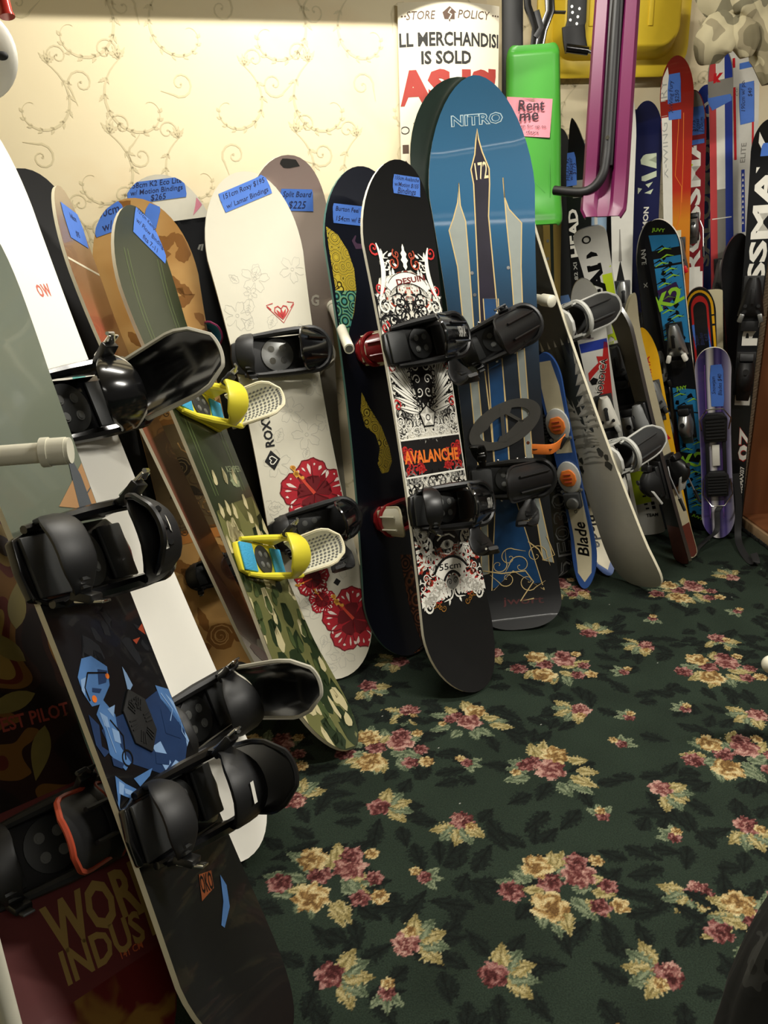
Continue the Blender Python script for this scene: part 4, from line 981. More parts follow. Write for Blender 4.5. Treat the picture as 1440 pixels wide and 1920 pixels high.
binding(bd, root, f(385, 1330)[1], .0, 1, s=1.15, fold=.5, hb='gloss_black', plate='satin_black', hoop='gloss_black', trim='lace_grey', ankle='closed', toe='closed', strap='satin_black', buckle='chrome', hb_h=.22)

# --- dark board with a blue robot figure, grey upper half
m_ = axis_mat('robot_deck', [(0, '0b0c0d'), (.05, '121314'), (.30, '0a0b0e'), (.50, '14161a'), (.565, '2b2c2c'), (.58, '5d6355'), (1, '747b6c')], 'Y', 0, 1.55, rough=.3, coat=.3, wob=.02, wscale=20)
B = floor_pt(538, 1955); T = at_len(B, -72, 395, 1.53)
bd, root, mb = snowboard('dark snowboard with a blue machine figure, grey upper half and big black bindings', B, T, math.radians(57), 'robot_deck', 'edge_cream', lift=.010, wn=.29, ww=.25, wt=.288, cn=.05, ct=.05)
f = uvof(bd, root)
blu = M('robot_blue', '4f78ae', .35, var=.35, scale=22); dkb = M('robot_shade', '22385e', .35, var=.3, scale=20); lgt = M('robot_light', '86a6cf', .35)
bd.ink(mb, [shape(f, [(152, 1235), (170, 1230), (200, 1250), (205, 1285), (190, 1320), (172, 1325), (155, 1300), (145, 1270)])], blu, 2)
bd.ink(mb, [shape(f, [(205, 1350), (250, 1330), (300, 1290), (330, 1300), (360, 1330), (372, 1365), (350, 1400), (345, 1440), (300, 1450), (240, 1430), (205, 1400), (190, 1370)])], dkb, 2)
for pl, m in (([(190, 1310), (215, 1340), (225, 1400), (245, 1430), (235, 1445), (205, 1415), (195, 1370), (180, 1340)], blu), ([(290, 1285), (315, 1292), (345, 1325), (368, 1350), (360, 1365), (330, 1340), (300, 1310)], blu),
              ([(300, 1390), (320, 1430), (310, 1445), (285, 1400)], lgt), ([(228, 1250), (236, 1262), (248, 1285), (240, 1300)], lgt), ([(215, 1455), (235, 1470), (255, 1480), (250, 1500), (225, 1490), (218, 1520), (235, 1570), (225, 1575), (212, 1520)], blu),
              ([(165, 1340), (185, 1360), (190, 1400), (205, 1410), (195, 1420), (175, 1400)], dkb), ([(345, 1370), (375, 1360), (372, 1375), (350, 1400)], lgt), ([(412, 1640), (424, 1660), (430, 1700), (420, 1740), (414, 1735), (418, 1690)], blu),
              ([(172, 1290), (190, 1292), (186, 1300), (172, 1298)], dkb), ([(250, 1460), (285, 1440), (280, 1455), (262, 1475)], blu)): bd.ink(mb, [shape(f, pl)], m, 3)
rn = random.Random(77)
for k in range(16):
    x, y = rn.uniform(150, 400), rn.uniform(1150, 1240); bd.ink(mb, [blob(*f(x*.8+40, y), rn.uniform(.008, .022), k, 9, .5, 1, 1.6, .4)], M('smoke_grey', '23262b', .35), 1)
for pl in ([(185, 1335), (200, 1345), (205, 1365), (195, 1362)], [(200, 1330), (214, 1322), (212, 1345)], [(208, 1365), (222, 1372), (226, 1395), (214, 1390)], [(150, 1275), (160, 1270), (158, 1305), (152, 1295)], [(308, 1300), (330, 1312), (352, 1340), (345, 1345), (322, 1322)], [(318, 1440), (328, 1425), (338, 1432), (330, 1450)], [(222, 1465), (232, 1472), (230, 1492), (222, 1488)], [(214, 1500), (222, 1512), (226, 1545), (219, 1540)], [(232, 1478), (248, 1484), (246, 1492), (234, 1488)]): bd.ink(mb, [shape(f, pl)], lgt, 4)
for pl in ([(300, 1330), (335, 1355), (338, 1385), (310, 1375)], [(290, 1410), (318, 1415), (316, 1435), (292, 1432)], [(182, 1255), (200, 1258), (198, 1280), (184, 1284)], [(208, 1420), (232, 1432), (228, 1442), (212, 1436)]): bd.ink(mb, [shape(f, pl)], dkb, 4)
bd.ink(mb, ribbon(shape(f, [(330, 1315), (345, 1345), (340, 1372), (352, 1392)]), .0025)+ribbon(shape(f, [(300, 1300), (322, 1330), (318, 1352)]), .0025)+ribbon(shape(f, [(192, 1345), (206, 1385), (216, 1412)]), .002), lgt, 5)
bd.ink(mb, ribbon(shape(f, [(163, 1262), (198, 1262)]), .003)+ribbon(shape(f, [(163, 1262), (158, 1290), (168, 1315)]), .003)+ribbon(shape(f, [(205, 1350), (230, 1380), (235, 1425)]), .003), pk, 4)
bd.ink(mb, [circle(*f(176, 1311), .006), circle(*f(200, 1268), .005)], MATS['print_orange'], 4); bd.ink(mb, ring(*f(238, 1422), .013, .003), pk, 5)
bd.ink(mb, [shape(f, [(372, 1640), (395, 1632), (400, 1665), (378, 1690)])], M('robot_orange', '8a4a2a', .4), 3); bd.ink(mb, words('OKO', f, (375, 1660), (397, 1650), .03, .02), pk, 4)
bd.ink(mb, [shape(f, [(110, 950), (190, 868), (208, 930), (200, 955)])], M('robot_tan', 'a07a54', .35), 3); bd.ink(mb, [shape(f, [(122, 842), (150, 890), (176, 960), (150, 960), (135, 900)])], M('robot_slate', '4c5054', .35), 4)
bd.ink(mb, ribbon(shape(f, [(150, 945), (205, 912)]), .003), MATS['robot_slate'], 5)
bd.ink(mb, [shape(f, [(258, 1180), (275, 1165), (272, 1190)]), shape(f, [(248, 1200), (262, 1195), (255, 1208)])], M('ember', 'b04a30', .4), 3)
mb.build('deck', root)
# six-sided stomp pad with raised bars
mb = MB(); cx, cy = f(260, 1352); zt = bd.th/2+.0006; rb = MATS['rubber']
mb.prism([(cx+.040*math.cos(a), cy+.058*math.sin(a)) for a in [PI/6+k*PI/3+.0 for k in range(6)]], zt, zt+.004, rb, bev=.001)
for k in range(6):
    a = k*PI/3
    for j in (-1, 0, 1): mb.box((cx+.022*math.cos(a+.22*j), cy+.032*math.sin(a+.22*j), zt+.0048), (.020, .0025, .0022), rb, Mx.Rotation(a+.1*j, 3, 'Z'))
for k in range(3):
    for j in range(4): mb.box((cx-.012+.008*j, cy+.038-.008*k, zt+.0048), (.004, .003, .002), rb, Mx.Rotation(.5, 3, 'Z'))
tag(mb.build('stomp_pad', root), 'six-sided black rubber pad')
b1 = binding(bd, root, f(165, 1048)[1], .0, 1, s=1.25, fold=1.35, hb='black_plastic', plate='gloss_black', hoop='gloss_black', ankle='closed', toe='closed', strap='satin_black', strap_mark='1', hb_h=.16, hb_text=[('5A', 'print_white', .02, .75, None)])
b2 = binding(bd, root, f(345, 1500)[1], -.1, 1, s=1.12, fold=.9, hb='black_plastic', plate='gloss_black', hoop='gloss_black', ankle='closed', toe='closed', strap='satin_black', strap_mark='1', hb_h=.16)

# --- dark red board, nearest at the lower left
M('world_red', '58120e', .6, coat=.0, var=.25, scale=9)
noise_mat('world_fruit', [(0, '120a08'), (.44, '22100b'), (.5, '5f4018'), (.56, '4c1a0f'), (.62, '77602a'), (.68, '2a120c')], 6, 1, .8, 'CONSTANT', .3, .25)
noise_mat('world_flame', [(0, '58120e'), (.48, '58120e'), (.56, '7d5a22'), (1, '8a6e30')], 11, 3, .6, 'LINEAR', .35, .2)
B = floor_pt(262, 2040); T = at_len(B, -238, 640, 1.41)
bd, root, mb = snowboard('dark red snowboard with yellow lettering, nearest at the lower left', B, T, math.radians(24), 'world_red', 'edge_black', wn=.29, ww=.252, wt=.29)
f = uvof(bd, root); u0 = f(60, 1500)[1]; u1 = f(210, 1830)[1]
bd.ink(mb, [rect(-.15, u0, .15, bd.L-.01)], MATS['world_fruit'], 1); bd.ink(mb, [rect(-.15, .01, .15, u1)], MATS['world_flame'], 1)
ye = M('world_yellow', '94783c', .5)
bd.ink(mb, words('WORLD', f, (88, 1752), (318, 1622), .085, .035), ye, 2); bd.ink(mb, words('INDUSTRIES', f, (118, 1818), (372, 1672), .055, .03), ye, 2)
bd.ink(mb, words('141 CM', f, (226, 1792), (266, 1770), .012, .01), M('world_orange', 'b8582c', .45), 2)
bd.ink(mb, words('TEST PILOT', f, (-18, 1366), (128, 1328), .026, .02), M('world_dim', '7a2c1e', .45), 3)
bd.ink(mb, [leaf(f(30+18*k, 1180+60*(k % 4))[0], f(30+18*k, 1180+60*(k % 4))[1], .10, .035, 1.2+k) for k in range(6)], M('banana', '5f5424', .4, var=.2), 2)
mb.build('deck', root)
binding(bd, root, f(120, 1570)[1], .0, 1, s=1.1, fold=1.2, hb='satin_black', plate='satin_black', ankle='closed', toe='closed', strap='satin_black', trim='print_rust', buckle='dark_grey')

# --- grey board with black tree skyline, base towards the room
M('tree_grey', 'c9c6b8', .35, var=.06); M('tree_black', '17191a', .35); M('tree_dark', '3c403b', .35)
B = floor_pt(1212, 1108); T = at_len(B, 932, 325, 1.555)
bd, root, mb = snowboard('grey snowboard with black pine tree skyline turned base side out', B, T, math.radians(-52), 'satin_black', 'edge_cream', base='tree_grey', flip=True, wn=.235, ww=.195, wt=.235, tt=.12, pt=3.0, lift=.018)
f = uvof(bd, root, -1); uk = f(1075, 640)[1]; ud = f(1120, 880)[1]
def tree_edge(ub, n, seed, dp):
    r = random.Random(seed); p = []
    for k in range(n+1): p.append((.13-.26*k/n, ub+(-dp*r.uniform(.3, 1) if k % 2 else dp*r.uniform(.0, .5))))
    return p
bd.ink(mb, [[(-.15, bd.L-.002), (.15, bd.L-.002)]+tree_edge(uk, 14, 2, .10)], MATS['tree_black'], 3, side=-1)
bd.ink(mb, [[(-.13, uk), (.13, uk)]+tree_edge(uk-.25, 16, 5, .13)], MATS['tree_dark'], 1, side=-1)
def pine(v, u, h):
    q = []
    for k in range(6): w = h*.08*(k+1); y = u-h*k/6; q.append([(v, y), (v-w, y-h*.24), (v-w*.3, y-h*.18), (v+w*.3, y-h*.18), (v+w, y-h*.24)])
    return q
q = []
for v, u, h in ((-.10, uk-.02, .22), (-.075, uk-.16, .13), (.03, uk-.15, .2), (.0, uk-.30, .12), (.09, uk-.06, .10), (-.03, uk-.27, .08)): q += pine(v, u, h)
bd.ink(mb, q, MATS['tree_grey'], 2, side=-1)
bd.ink(mb, [blob(rnd.uniform(-.1, .1), uk-rnd.uniform(.3, .47), rnd.uniform(.008, .018), k, 8, .4) for k in range(14)], MATS['tree_dark'], 1, side=-1)
mb.build('deck', root)
for x, y in ((1085, 600), (1180, 865)):
    binding(bd, root, f(x, y)[1], .0, -1, s=1.0, fold=.45, plate='light_grey', hb='dark_grey', pad='dark_grey', hoop='light_grey', strap='dark_grey', trim='light_grey', ankle='closed', toe='closed', buckle='silver')
# ------------------------------------------------------------------ pipe racks, poster, cabinet and things hanging above the skis
pv = MATS['pvc']; M('pvc_bore_shade', '57564e', .6)
def pipe(mb, a, b, r, open_end=False):
    mb.tube([a, b], r, pv, 16)
    if open_end:
        d = (b-a).normalized(); mb.tube([b, b+d*.0012], r*.72, MATS['pvc_bore_shade'], 14)  # dark disc on the solid end stands in for the shaded bore
# rack on the wall behind the boards: one rail, uprights and pegs that divide the boards
dirA = V((math.cos(math.radians(15)), math.sin(math.radians(15)), 0)); norA = V((dirA.y, -dirA.x, 0))
P0 = on_wall(621, 570, .019, WALL_A); hz = P0.z
def railpt(x): return V((x, wall_xy(WALL_A, x)-.019, hz))
root = empty('pipe_rack', Mx.Translation(railpt(-.4)-V((0, 0, hz))), 'white plastic pipe rack along the wall, its pegs parting the snowboards', 'rack')
inv = root.matrix_world.inverted()
mb = MB(); pipe(mb, inv @ railpt(-.72), inv @ railpt(-.42), .0165); mb.build('rail', root)
for x in (-.545,):
    mb = MB(); p = railpt(x); pipe(mb, inv @ V((p.x, p.y, .120)), inv @ V((p.x, p.y, hz)), .0165); mb.build('upright', root)
pegs = [(P0, at_y(655, 654, P0.y-.40)), (on_wall(142, 652, .002, WALL_A), at_y(152, 652, 2.30))]
for a, b in pegs:
    mb = MB(); pipe(mb, inv @ a, inv @ b, .0150, True); mb.tube([inv @ (a-(b-a).normalized()*.01), inv @ (a+(b-a).normalized()*.045)], .0180, pv, 16); mb.build('peg', root)
mb = MB(); q = railpt(P0.x); mb.tube([inv @ (q-dirA*.014), inv @ (q+dirA*.014)], .0175, pv, 16); mb.build('elbow', root)
# peg beside the tall blue board, fixed to the return of the wall
a, b = V((CX+.002, 2.98, at_y(1000, 548, 2.80).z)), at_y(1030, 564, 2.66)
root = empty('pipe_peg', Mx.Translation(a), 'white plastic pipe peg with capped end beside the tall blue snowboard', 'peg'); inv = root.matrix_world.inverted()
mb = MB(); pipe(mb, inv @ a, inv @ b, .0155); mb.build('pipe', root); d = (b-a).normalized()
mb = MB(); mb.tube([inv @ (b-d*.03), inv @ (b+d*.012), inv @ (b+d*.017)], [.020, .020, .013], pv, 18); mb.build('cap', root)
# near rack at the left edge
pf = floor_pt(82, 2150); ph = at_y(-100, 850, pf.y).z
root = empty('pipe_rack', Mx.Translation(pf), 'white plastic pipe post with a side peg at the left edge in front', 'rack'); inv = root.matrix_world.inverted()
mb = MB(); pipe(mb, inv @ V((pf.x, pf.y, .001)), inv @ V((pf.x, pf.y, ph+.25)), .0135); mb.build('upright', root)
pe = at_y(86, 848, pf.y+.02); a = V((pf.x, pf.y, pe.z-.003))
mb = MB(); pipe(mb, inv @ a, inv @ pe, .0112); mb.tube([inv @ (a-V((.02, 0, 0))), inv @ (a+V((.04, 0, 0)))], .017, pv, 16); mb.build('peg', root)
d = (pe-a).normalized(); mb = MB(); mb.tube([inv @ (pe-d*.004), inv @ (pe+d*.022)], .0150, pv, 18); mb.tube([inv @ (pe-d*.004), inv @ (pe+d*.004)], .0162, pv, 18); mb.tube([inv @ (pe+d*.022), inv @ (pe+d*.026)], .0142, pv, 18); mb.build('coupling', root)
# capped pipe at the right edge
e = at_y(1446, 1246, 1.70); fx = e+V((.55, .02, 0))
root = empty('pipe_rack', Mx.Translation(V((fx.x, fx.y, 0))), 'white round pipe end poking in at the right edge over the carpet', 'rack'); inv = root.matrix_world.inverted()
mb = MB(); pipe(mb, inv @ fx, inv @ e, .018); mb.build('pipe', root)
mb = MB(); mb.sphere(inv @ e, .0225, pv, u=20, v=14); mb.build('cap', root)
mb = MB(); pipe(mb, inv @ V((fx.x, fx.y, .001)), inv @ V((fx.x, fx.y, fx.z+.02)), .018); mb.build('upright', root)

# curled store policy poster
M('poster_paper', 'efe6cd', .7, var=.02); M('poster_black', '2b2a28', .7); M('poster_red', 'a83c33', .7); M('poster_brown', '5a4538', .7)
pt = on_wall(842, 9, .012, WALL_A); root = empty('store_policy_poster', Mx.Translation(pt) @ Mx.Rotation(math.radians(15), 4, 'Z'), 'curled white store policy poster with black and red lettering on the wall', 'poster')
HWP = .163
def pp(x, z, lift=0): return V((x, -.036*(1-(min(abs(x), HWP)/HWP)**2)-lift, z))
mb = MB(); rows = [[pp(-HWP+2*HWP*j/20, -.86*i/10) for j in range(21)] for i in range(11)]; mb.shell(rows, .0009, MATS['poster_paper'])
def pprint(polys, m):
    t = bmesh.new()
    for p in polys:
        try: t.faces.new([t.verts.new((max(-HWP+.002, min(HWP-.002, x)), y, 0)) for x, y in p])
        except ValueError: pass
    bmesh.ops.triangulate(t, faces=[f for f in t.faces if len(f.verts) > 4])
    for k in range(-9, 10): bmesh.ops.bisect_plane(t, geom=list(t.verts)+list(t.edges)+list(t.faces), plane_co=(k*.0165, 0, 0), plane_no=(1, 0, 0))
    for v in t.verts: v.co = pp(v.co.x, v.co.y*.82, .0016)
    mb.merge(t, MATS[m])
tt = lambda s, x, z, w, h, bold=.02, sh=0: tr(fit(text2d(s, .05, bold=bold, shear=sh), w=w, h=h), x, z, .012)
pprint(tt('STORE', -.098, -.042, .085, .027, .0, .2), 'poster_brown'); pprint(tt('POLICY', .07, -.037, .112, .027, .0, .2), 'poster_brown')
pprint([[(-.028, -.055), (.004, -.055), (.004, -.034), (.010, -.034), (-.012, -.014), (-.034, -.034), (-.028, -.034)], rect(-.014, -.062, -.010, -.055)], 'poster_brown'); pprint(ribbon([(-.008, -.022), (-.016, -.034), (-.006, -.04), (-.014, -.055)], .004), 'poster_paper')
pprint([circle(.138+.01*k, -.034, .003, 8) for k in range(3)]+[circle(-.152+.009*k, -.044, .003, 8) for k in range(2)], 'poster_brown')
pprint(tt('LL MERCHANDISI', .0, -.118, .322, .046, .025), 'poster_black'); pprint(tt('IS SOLD', -.02, -.178, .158, .044, .03), 'poster_black')
pprint(tt("AS IS'", -.015, -.275, .335, .125, .06), 'poster_red')
pprint(tt('M', -.10, -.42, .05, .05, .05), 'poster_black'); pprint(ring(-.150, -.42, .012, .003, 16), 'poster_black'); pprint([rect(-.158, -.50, -.140, -.47), [(-.158, -.54), (-.149, -.525), (-.140, -.54), (-.149, -.556)]], 'poster_brown')
pprint(tt('AS', -.135, -.605, .045, .035, .05), 'poster_black'); pprint(tt('IT', -.135, -.66, .045, .035, .05), 'poster_black')
mb.build('sheet', root)

# --- snow scooters hanging in front of the skis
M('lime_plastic', '4eab3c', .38, var=.03); M('purple_plastic', '681848', .42, var=.05); M('sled_yellow', 'f2d23a', .42, var=.04); M('note_pink', 'f59aa8', .6, var=.02); M('marker_ink', '35202c', .6); M('lime_line', '46a238', .45)
B, T = at_y(1002, 428, 2.93), at_y(1000, 85, 3.0)
L = (T-B).length; root = empty('snow_scooter', frame(B, T, math.radians(6), False, 0, 0), 'lime green snow scooter runner hanging by a black fork beside the tall blue snowboard', 'snow scooter', 'snow scooters hung above the skis')
f_ = uvof(type('o', (), {'th': 0})(), root)
W = .088; mb = MB(); rows = []; prof = [(-1, -.030), (-1, -.012), (-.97, .004), (-.90, .012), (-.70, .013), (0, .013), (.70, .013), (.90, .012), (.97, .004), (1, -.012), (1, -.030)]
for u in [.05*(1-math.cos(PI/2*k/7)) for k in range(8)]+[.05+(L-.085)*k/16 for k in range(1, 17)]+[L-.035*(1-math.sin(PI/2*k/7)) for k in range(1, 8)]:
    c = 1.0
    if u < .05: c = .80+.20*math.sqrt(max(0, 1-((.05-u)/.05)**2))
    if u > L-.035: c = .80+.20*math.sqrt(max(0, 1-((u-(L-.035))/.035)**2))
    wide = W*(1-.12*max(0, u/L-.55))*c; z = .075*max(0, 1-u/.14)**2; dz = 1 if .02 < u < L-.02 else .35
    rows.append([V((a*wide, u, z+(b if b > 0 else b)*dz)) for a, b in prof])
mb.shell(rows, -.004, MATS['lime_plastic']); g = mb
lines = ribbon([(-.05, L*.83), (.045, L*.83), (.045, L*.62)], .0025)+ribbon([(-.05, L*.62), (.04, L*.50)], .0025)
for k in range(3): lines += ribbon([(.05, L*(.16+.10*k)), (-.02, L*(.30+.10*k))], .003)
lines += ribbon([(-.03, L*.45), (.05, L*.45), (.05, L*.14)], .0025)
for p in lines: mb.poly([V((x, y, .0140+.075*max(0, 1-y/.14)**2)) for x, y in p], MATS['lime_line'])
t2 = tr(fit(text2d('ANOMA', .05), w=.075), .064, L*.29, PI/2-.03)
for p in t2: mb.poly([V((x, y, .0146)) for x, y in p], MATS['dark_green'])
for p in ribbon([(.054, L*.22), (.075, L*.22), (.075, L*.37), (.054, L*.37)], .002, True): mb.poly([V((x, y, .0143)) for x, y in p], MATS['lime_line'])
mb.build('runner', root, smooth=50)
mb = MB(); n0 = [f_(950, 184), f_(1035, 188), f_(1029, 261), f_(950, 256)]; nx = [V((x, y, .017+.006*(k == 2))) for k, (x, y) in enumerate(n0)]
mb.shell([[nx[3], nx[2]], [nx[0], nx[1]]], .0006, MATS['note_pink'])
def note(s, p0, p1, h, bold):
    for p in words(s, f_, p0, p1, h, bold, .1): mb.poly([V((x, y, .0262-.0*x)) for x, y in p], MATS['marker_ink'])
nx_z = .0262
note('Rent', (970, 202), (1019, 200), .034, .014); note('me', (972, 224), (1008, 221), .024, .014); note('ap for up to', (975, 240), (1022, 241), .012, .0); note('days', (985, 251), (1008, 252), .011, .0)
tag(mb.build('rent_note', root), 'pink paper note reading Rent me')
mb = MB(); bp = MATS['gloss_black']; sb = MATS['satin_black']
def bar(pts, w, th, z, m=None):
    P = [V((*f_(*p), z)) for p in pts]; mb.band(P, (1, 0, 0), w, th, m or sb)
bar([(962, 250), (963, 110), (963, -60)], .070, .016, -.05)
bar([(1001, 86), (1004, 50), (990, 10), (985, -60)], .022, .02, -.010, bp); bar([(1012, 86), (1018, 55), (1032, 20), (1028, -60)], .030, .02, -.008, bp); bar([(1004, 70), (1015, 52), (1006, 20)], .018, .014, -.004, sb)
bar([(1028, 18), (1062, 19)], .004, .020, -.02)
tag(mb.build('fork', root), 'black metal fork')
# purple runner with a black tube
B, T = at_y(1131, 412, 2.72), at_y(1162, -70, 2.84); L = (T-B).length
root = empty('snow_scooter', frame(B, T, math.radians(-4), False, 0, 0), 'purple ribbed snow scooter runner hanging with a bent black tube', 'snow scooter', 'snow scooters hung above the skis'); f_ = uvof(type('o', (), {'th': 0})(), root)
mb = MB(); W = .062; rows = []
prof = [(-1, -.030), (-1, 0), (-.92, .010), (-.45, .012), (-.34, .002), (-.30, -.010), (.30, -.010), (.34, .002), (.45, .012), (.92, .010), (1, 0), (1, -.030)]
for k in range(31):
    u = L*k/30; c = 1.0
    if u < .04: c = .78+.22*math.sqrt(max(0, 1-((.04-u)/.04)**2))
    dz = 1 if u > .07 else .3+.7*u/.07
    z = .05*max(0, 1-u/.16)**2 + .02*math.sin(PI*u/L)
    rows.append([V((a*W*c*(1+.08*(1-u/L)), u, z+(b*dz if u > .10 or b > -.02 else b))) for a, b in prof])
mb.shell(rows, -.004, MATS['purple_plastic']); mb.build('runner', root, smooth=40)
mb = MB(); cz = .012
pth = [(0, L, cz+.006), (0, L*.7, cz+.018), (0, .26, cz+.016), (-.002, .17, cz+.02), (-.010, .125, cz+.022), (-.035, .092, cz+.02), (-.075, .082, cz+.012), (-.16, .098, cz-.02)]
def smooth_path(P, n=6):
    P = [V(p) for p in P]; out = []
    for i in range(len(P)-1):
        a, b, c, d = P[max(i-1, 0)], P[i], P[i+1], P[min(i+2, len(P)-1)]
        for k in range(n):
            t = k/n; out.append(.5*((2*b)+(c-a)*t+(2*a-5*b+4*c-d)*t*t+(3*b-a-3*c+d)*t**3))
    return out+[P[-1]]
mb.tube(smooth_path(pth), .0150, MATS['satin_black'], 14); mb.box((0, L*.6, cz+.010), (.040, L*.78, .024), MATS['satin_black'], bev=.003)
mb.prism(circle(0, .235, .0065, 6), cz+.025, cz+.034, MATS['chrome']); mb.build('tube', root)
# yellow sled on the wall
Pc = on_wall(1140, 140, .06, WALL_B); q0, q1 = on_wall(1000, 100, .06, WALL_B), on_wall(1272, 100, .06, WALL_B)
root = empty('sled', Mx.Translation(on_wall(1140, 148, .012, WALL_B)) @ Mx.Rotation(math.radians(6), 4, 'Z') @ Mx.Rotation(PI/2, 4, 'X'), 'yellow plastic sled hung on the wall behind the purple scooter runner', 'sled')
hw = .29; Ls = .80
def rr(w, l, r, z, o=0):
    p = []
    for cx, cy, a0 in ((w-r, r+o, -PI/2), (w-r, l-r-o, 0), (-w+r, l-r-o, PI/2), (-w+r, r+o, PI)):
        for k in range(7): a = a0+PI/2*k/6; p.append(V((cx+r*math.cos(a), cy+r*math.sin(a)-.02*0, z)))
    return p
mb = MB(); m = MATS['sled_yellow']
rings = [rr(hw, Ls, .10, .02), rr(hw, Ls, .10, .034), rr(hw-.012, Ls, .095, .040, .012), rr(hw-.055, Ls, .08, .040, .055), rr(hw-.075, Ls, .07, .115, .085), rr(hw-.085, Ls, .065, .120, .095)]
vs = mb.grid(rings, m, close=True); mb.cap(vs[-1], m); mb.cap(vs[0][::-1], m)
for x in (-.12, -.06, .04, .10): mb.box((x, .37, .1215), (.018, .44, .006), m, bev=.0025)
mb.build('tub', root, smooth=45)
fs = uvof(type('o', (), {'th': .29})(), root)
mb = MB(); zb = .150
mb.band([V((*fs(1083, -40), zb)), V((*fs(1080, 40), zb)), V((*fs(1074, 62), zb)), V((*fs(1075, 92), zb+.004))], (1, 0, 0), .068, .014, MATS['dark_grey'])
mb.band([V((*fs(1074, 50), zb)), V((*fs(1075, 74), zb+.004)), V((*fs(1078, 96), zb+.008))], (1, 0, 0), .082, .018, MATS['satin_black'])
for x, y in ((1070, 14), (1084, 18), (1071, 25), (1081, 33), (1067, 39), (1079, 46)): mb.prism(circle(*fs(x, y), .005, 8), zb+.006, zb+.0085, MATS['silver'])
a, b = V((*fs(1058, 92), zb+.012)), V((*fs(1098, 98), zb+.016)); mb.tube([a, b], .015, MATS['gloss_black'], 12); mb.tube([b, V((*fs(1125, 106), zb+.012))], [.008, .004], MATS['chrome'], 10)
tag(mb.build('brake_lever', root), 'black perforated brake lever')

# camouflage garment hanging at the upper right
noise_mat('desert_camo', [(0, '71694f'), (.40, '8e8468'), (.47, 'b3a988'), (.56, '777159'), (.62, 'b8ae8e')], 7, 1, .2, 'CONSTANT', .85)
root = None; mb = MB(); dc = MATS['desert_camo']; G0 = at_y(1392, -20, 3.05)
def cloth(pts, rad, seed, flat=.55):
    P = smooth_path([at_y(px, py, yy)-G0 for px, py, yy in pts], 5); n = len(P); rs = []
    for i in range(n):
        t = i/(n-1)*(len(rad)-1); k = min(int(t), len(rad)-2); rs.append(rad[k]*(1-t+k)+rad[k+1]*(t-k))
    rows = []
    for i, p in enumerate(P):
        t = (P[min(i+1, n-1)]-P[max(i-1, 0)]).normalized(); sd = V((0, 1, 0)).cross(t).normalized(); nn = t.cross(sd); row = []
        for j in range(28):
            a = 2*PI*j/28; w = 1+.15*math.sin(3*a+seed+i*.12)+.06*math.sin(8*a+seed*2-i*.15); row.append(p+(sd*math.cos(a)+nn*math.sin(a)*flat)*rs[i]*w)
        rows.append(row)
    vs = mb.grid(rows, dc, close=True); mb.cap(vs[0][::-1], dc); mb.cap(vs[-1], dc)
cloth([(1372, -80, 3.06), (1360, -10, 3.05), (1372, 30, 3.04)], [.07, .085, .035], 1)
cloth([(1376, 36, 3.04), (1352, 62, 3.0), (1335, 88, 3.0), (1328, 118, 3.02)], [.030, .060, .062, .035], 2)
cloth([(1374, 34, 3.04), (1388, 60, 3.0), (1396, 84, 3.0), (1398, 108, 3.0)], [.030, .050, .045, .018], 3)
cloth([(1400, -60, 3.08), (1412, 0, 3.05), (1420, 40, 3.05), (1450, 92, 3.02), (1462, 150, 3.0)], [.07, .07, .06, .075, .05], 4)
cloth([(1375, 20, 3.03), (1390, 10, 3.02), (1408, 30, 3.03)], [.02, .045, .03], 6)
tag(mb.build('camouflage_jacket', mw=Mx.Translation(G0), smooth=60), 'tan camouflage jacket hanging knotted at the upper right above the skis', 'jacket')

# red tube end and white disc at the upper left
a, b = at_y(13, 28, 1.9), at_y(-12, -70, 1.92)
root = empty('red_bar', Mx.Translation(a), 'shiny red bar end hanging at the upper left corner', 'bar'); inv = root.matrix_world.inverted()
mb = MB(); mb.tube([inv @ a, inv @ b], .0135, M('red_metal', 'a8261e', .25, .3, .5), 14); mb.tube([inv @ (a+(a-b).normalized()*.004), inv @ a], [.0155, .0155], MATS['red_metal'], 14); mb.build('bar', root)
c = at_y(-48, 103, 1.95); mb = MB(); mb.sphere((0, 0, 0), .092, MATS['white_plastic'], (1, .22, 1), u=32, v=18); mb.sphere((.062, -.012, -.006), .012, MATS['black_ink'], (1.2, .6, .8))
tag(mb.build('white_disc', mw=Mx.Translation(c)), 'white rounded plastic disc cut off by the left edge above the white snowboard', 'disc')

# wooden display cabinet at the right edge
A0, A1 = floor_pt(1386, 986), floor_pt(1462, 1042)
m_ = noise_mat('cabinet_wood', [(.3, '7a4a2c'), (.5, '8c5836'), (.7, '6e4024')], 7, 5, .6, 'LINEAR', .4, .15, (1, 1, .12))
M('wood_pale', 'a88a66', .6, var=.1); M('braid', '8d7a62', .9, var=.35, scale=90, bump=.8); M('fringe', '1c1d1a', .95)
ex = (A1-A0); ex.z = 0; ex.normalize(); ey = V((-ex.y, ex.x, 0))
if ey.x < 0: ey = -ey
root = empty('display_cabinet', Mx(((ex.x, ey.x, 0, A0.x), (ex.y, ey.y, 0, A0.y), (0, 0, 1, 0), (0, 0, 0, 1))), 'brown wooden display cabinet with braided trim at the right edge', 'cabinet')
CWd, CD, CH = .95, .42, 1.35
mb = MB(); w = MATS['cabinet_wood']
for c_, s_ in (((.009, CD/2, CH/2+.006), (.018, CD, CH)), ((CWd-.009, CD/2, CH/2+.006), (.018, CD, CH)), ((CWd/2, CD-.008, CH/2+.006), (CWd-.036, .012, CH)), ((CWd/2, CD/2, CH), (CWd-.036, CD-.02, .018)), ((CWd/2, CD/2-.008, .050), (CWd-.036, CD-.018, .018))): mb.box(c_, s_, w, bev=.0015)
mb.build('carcass', root)
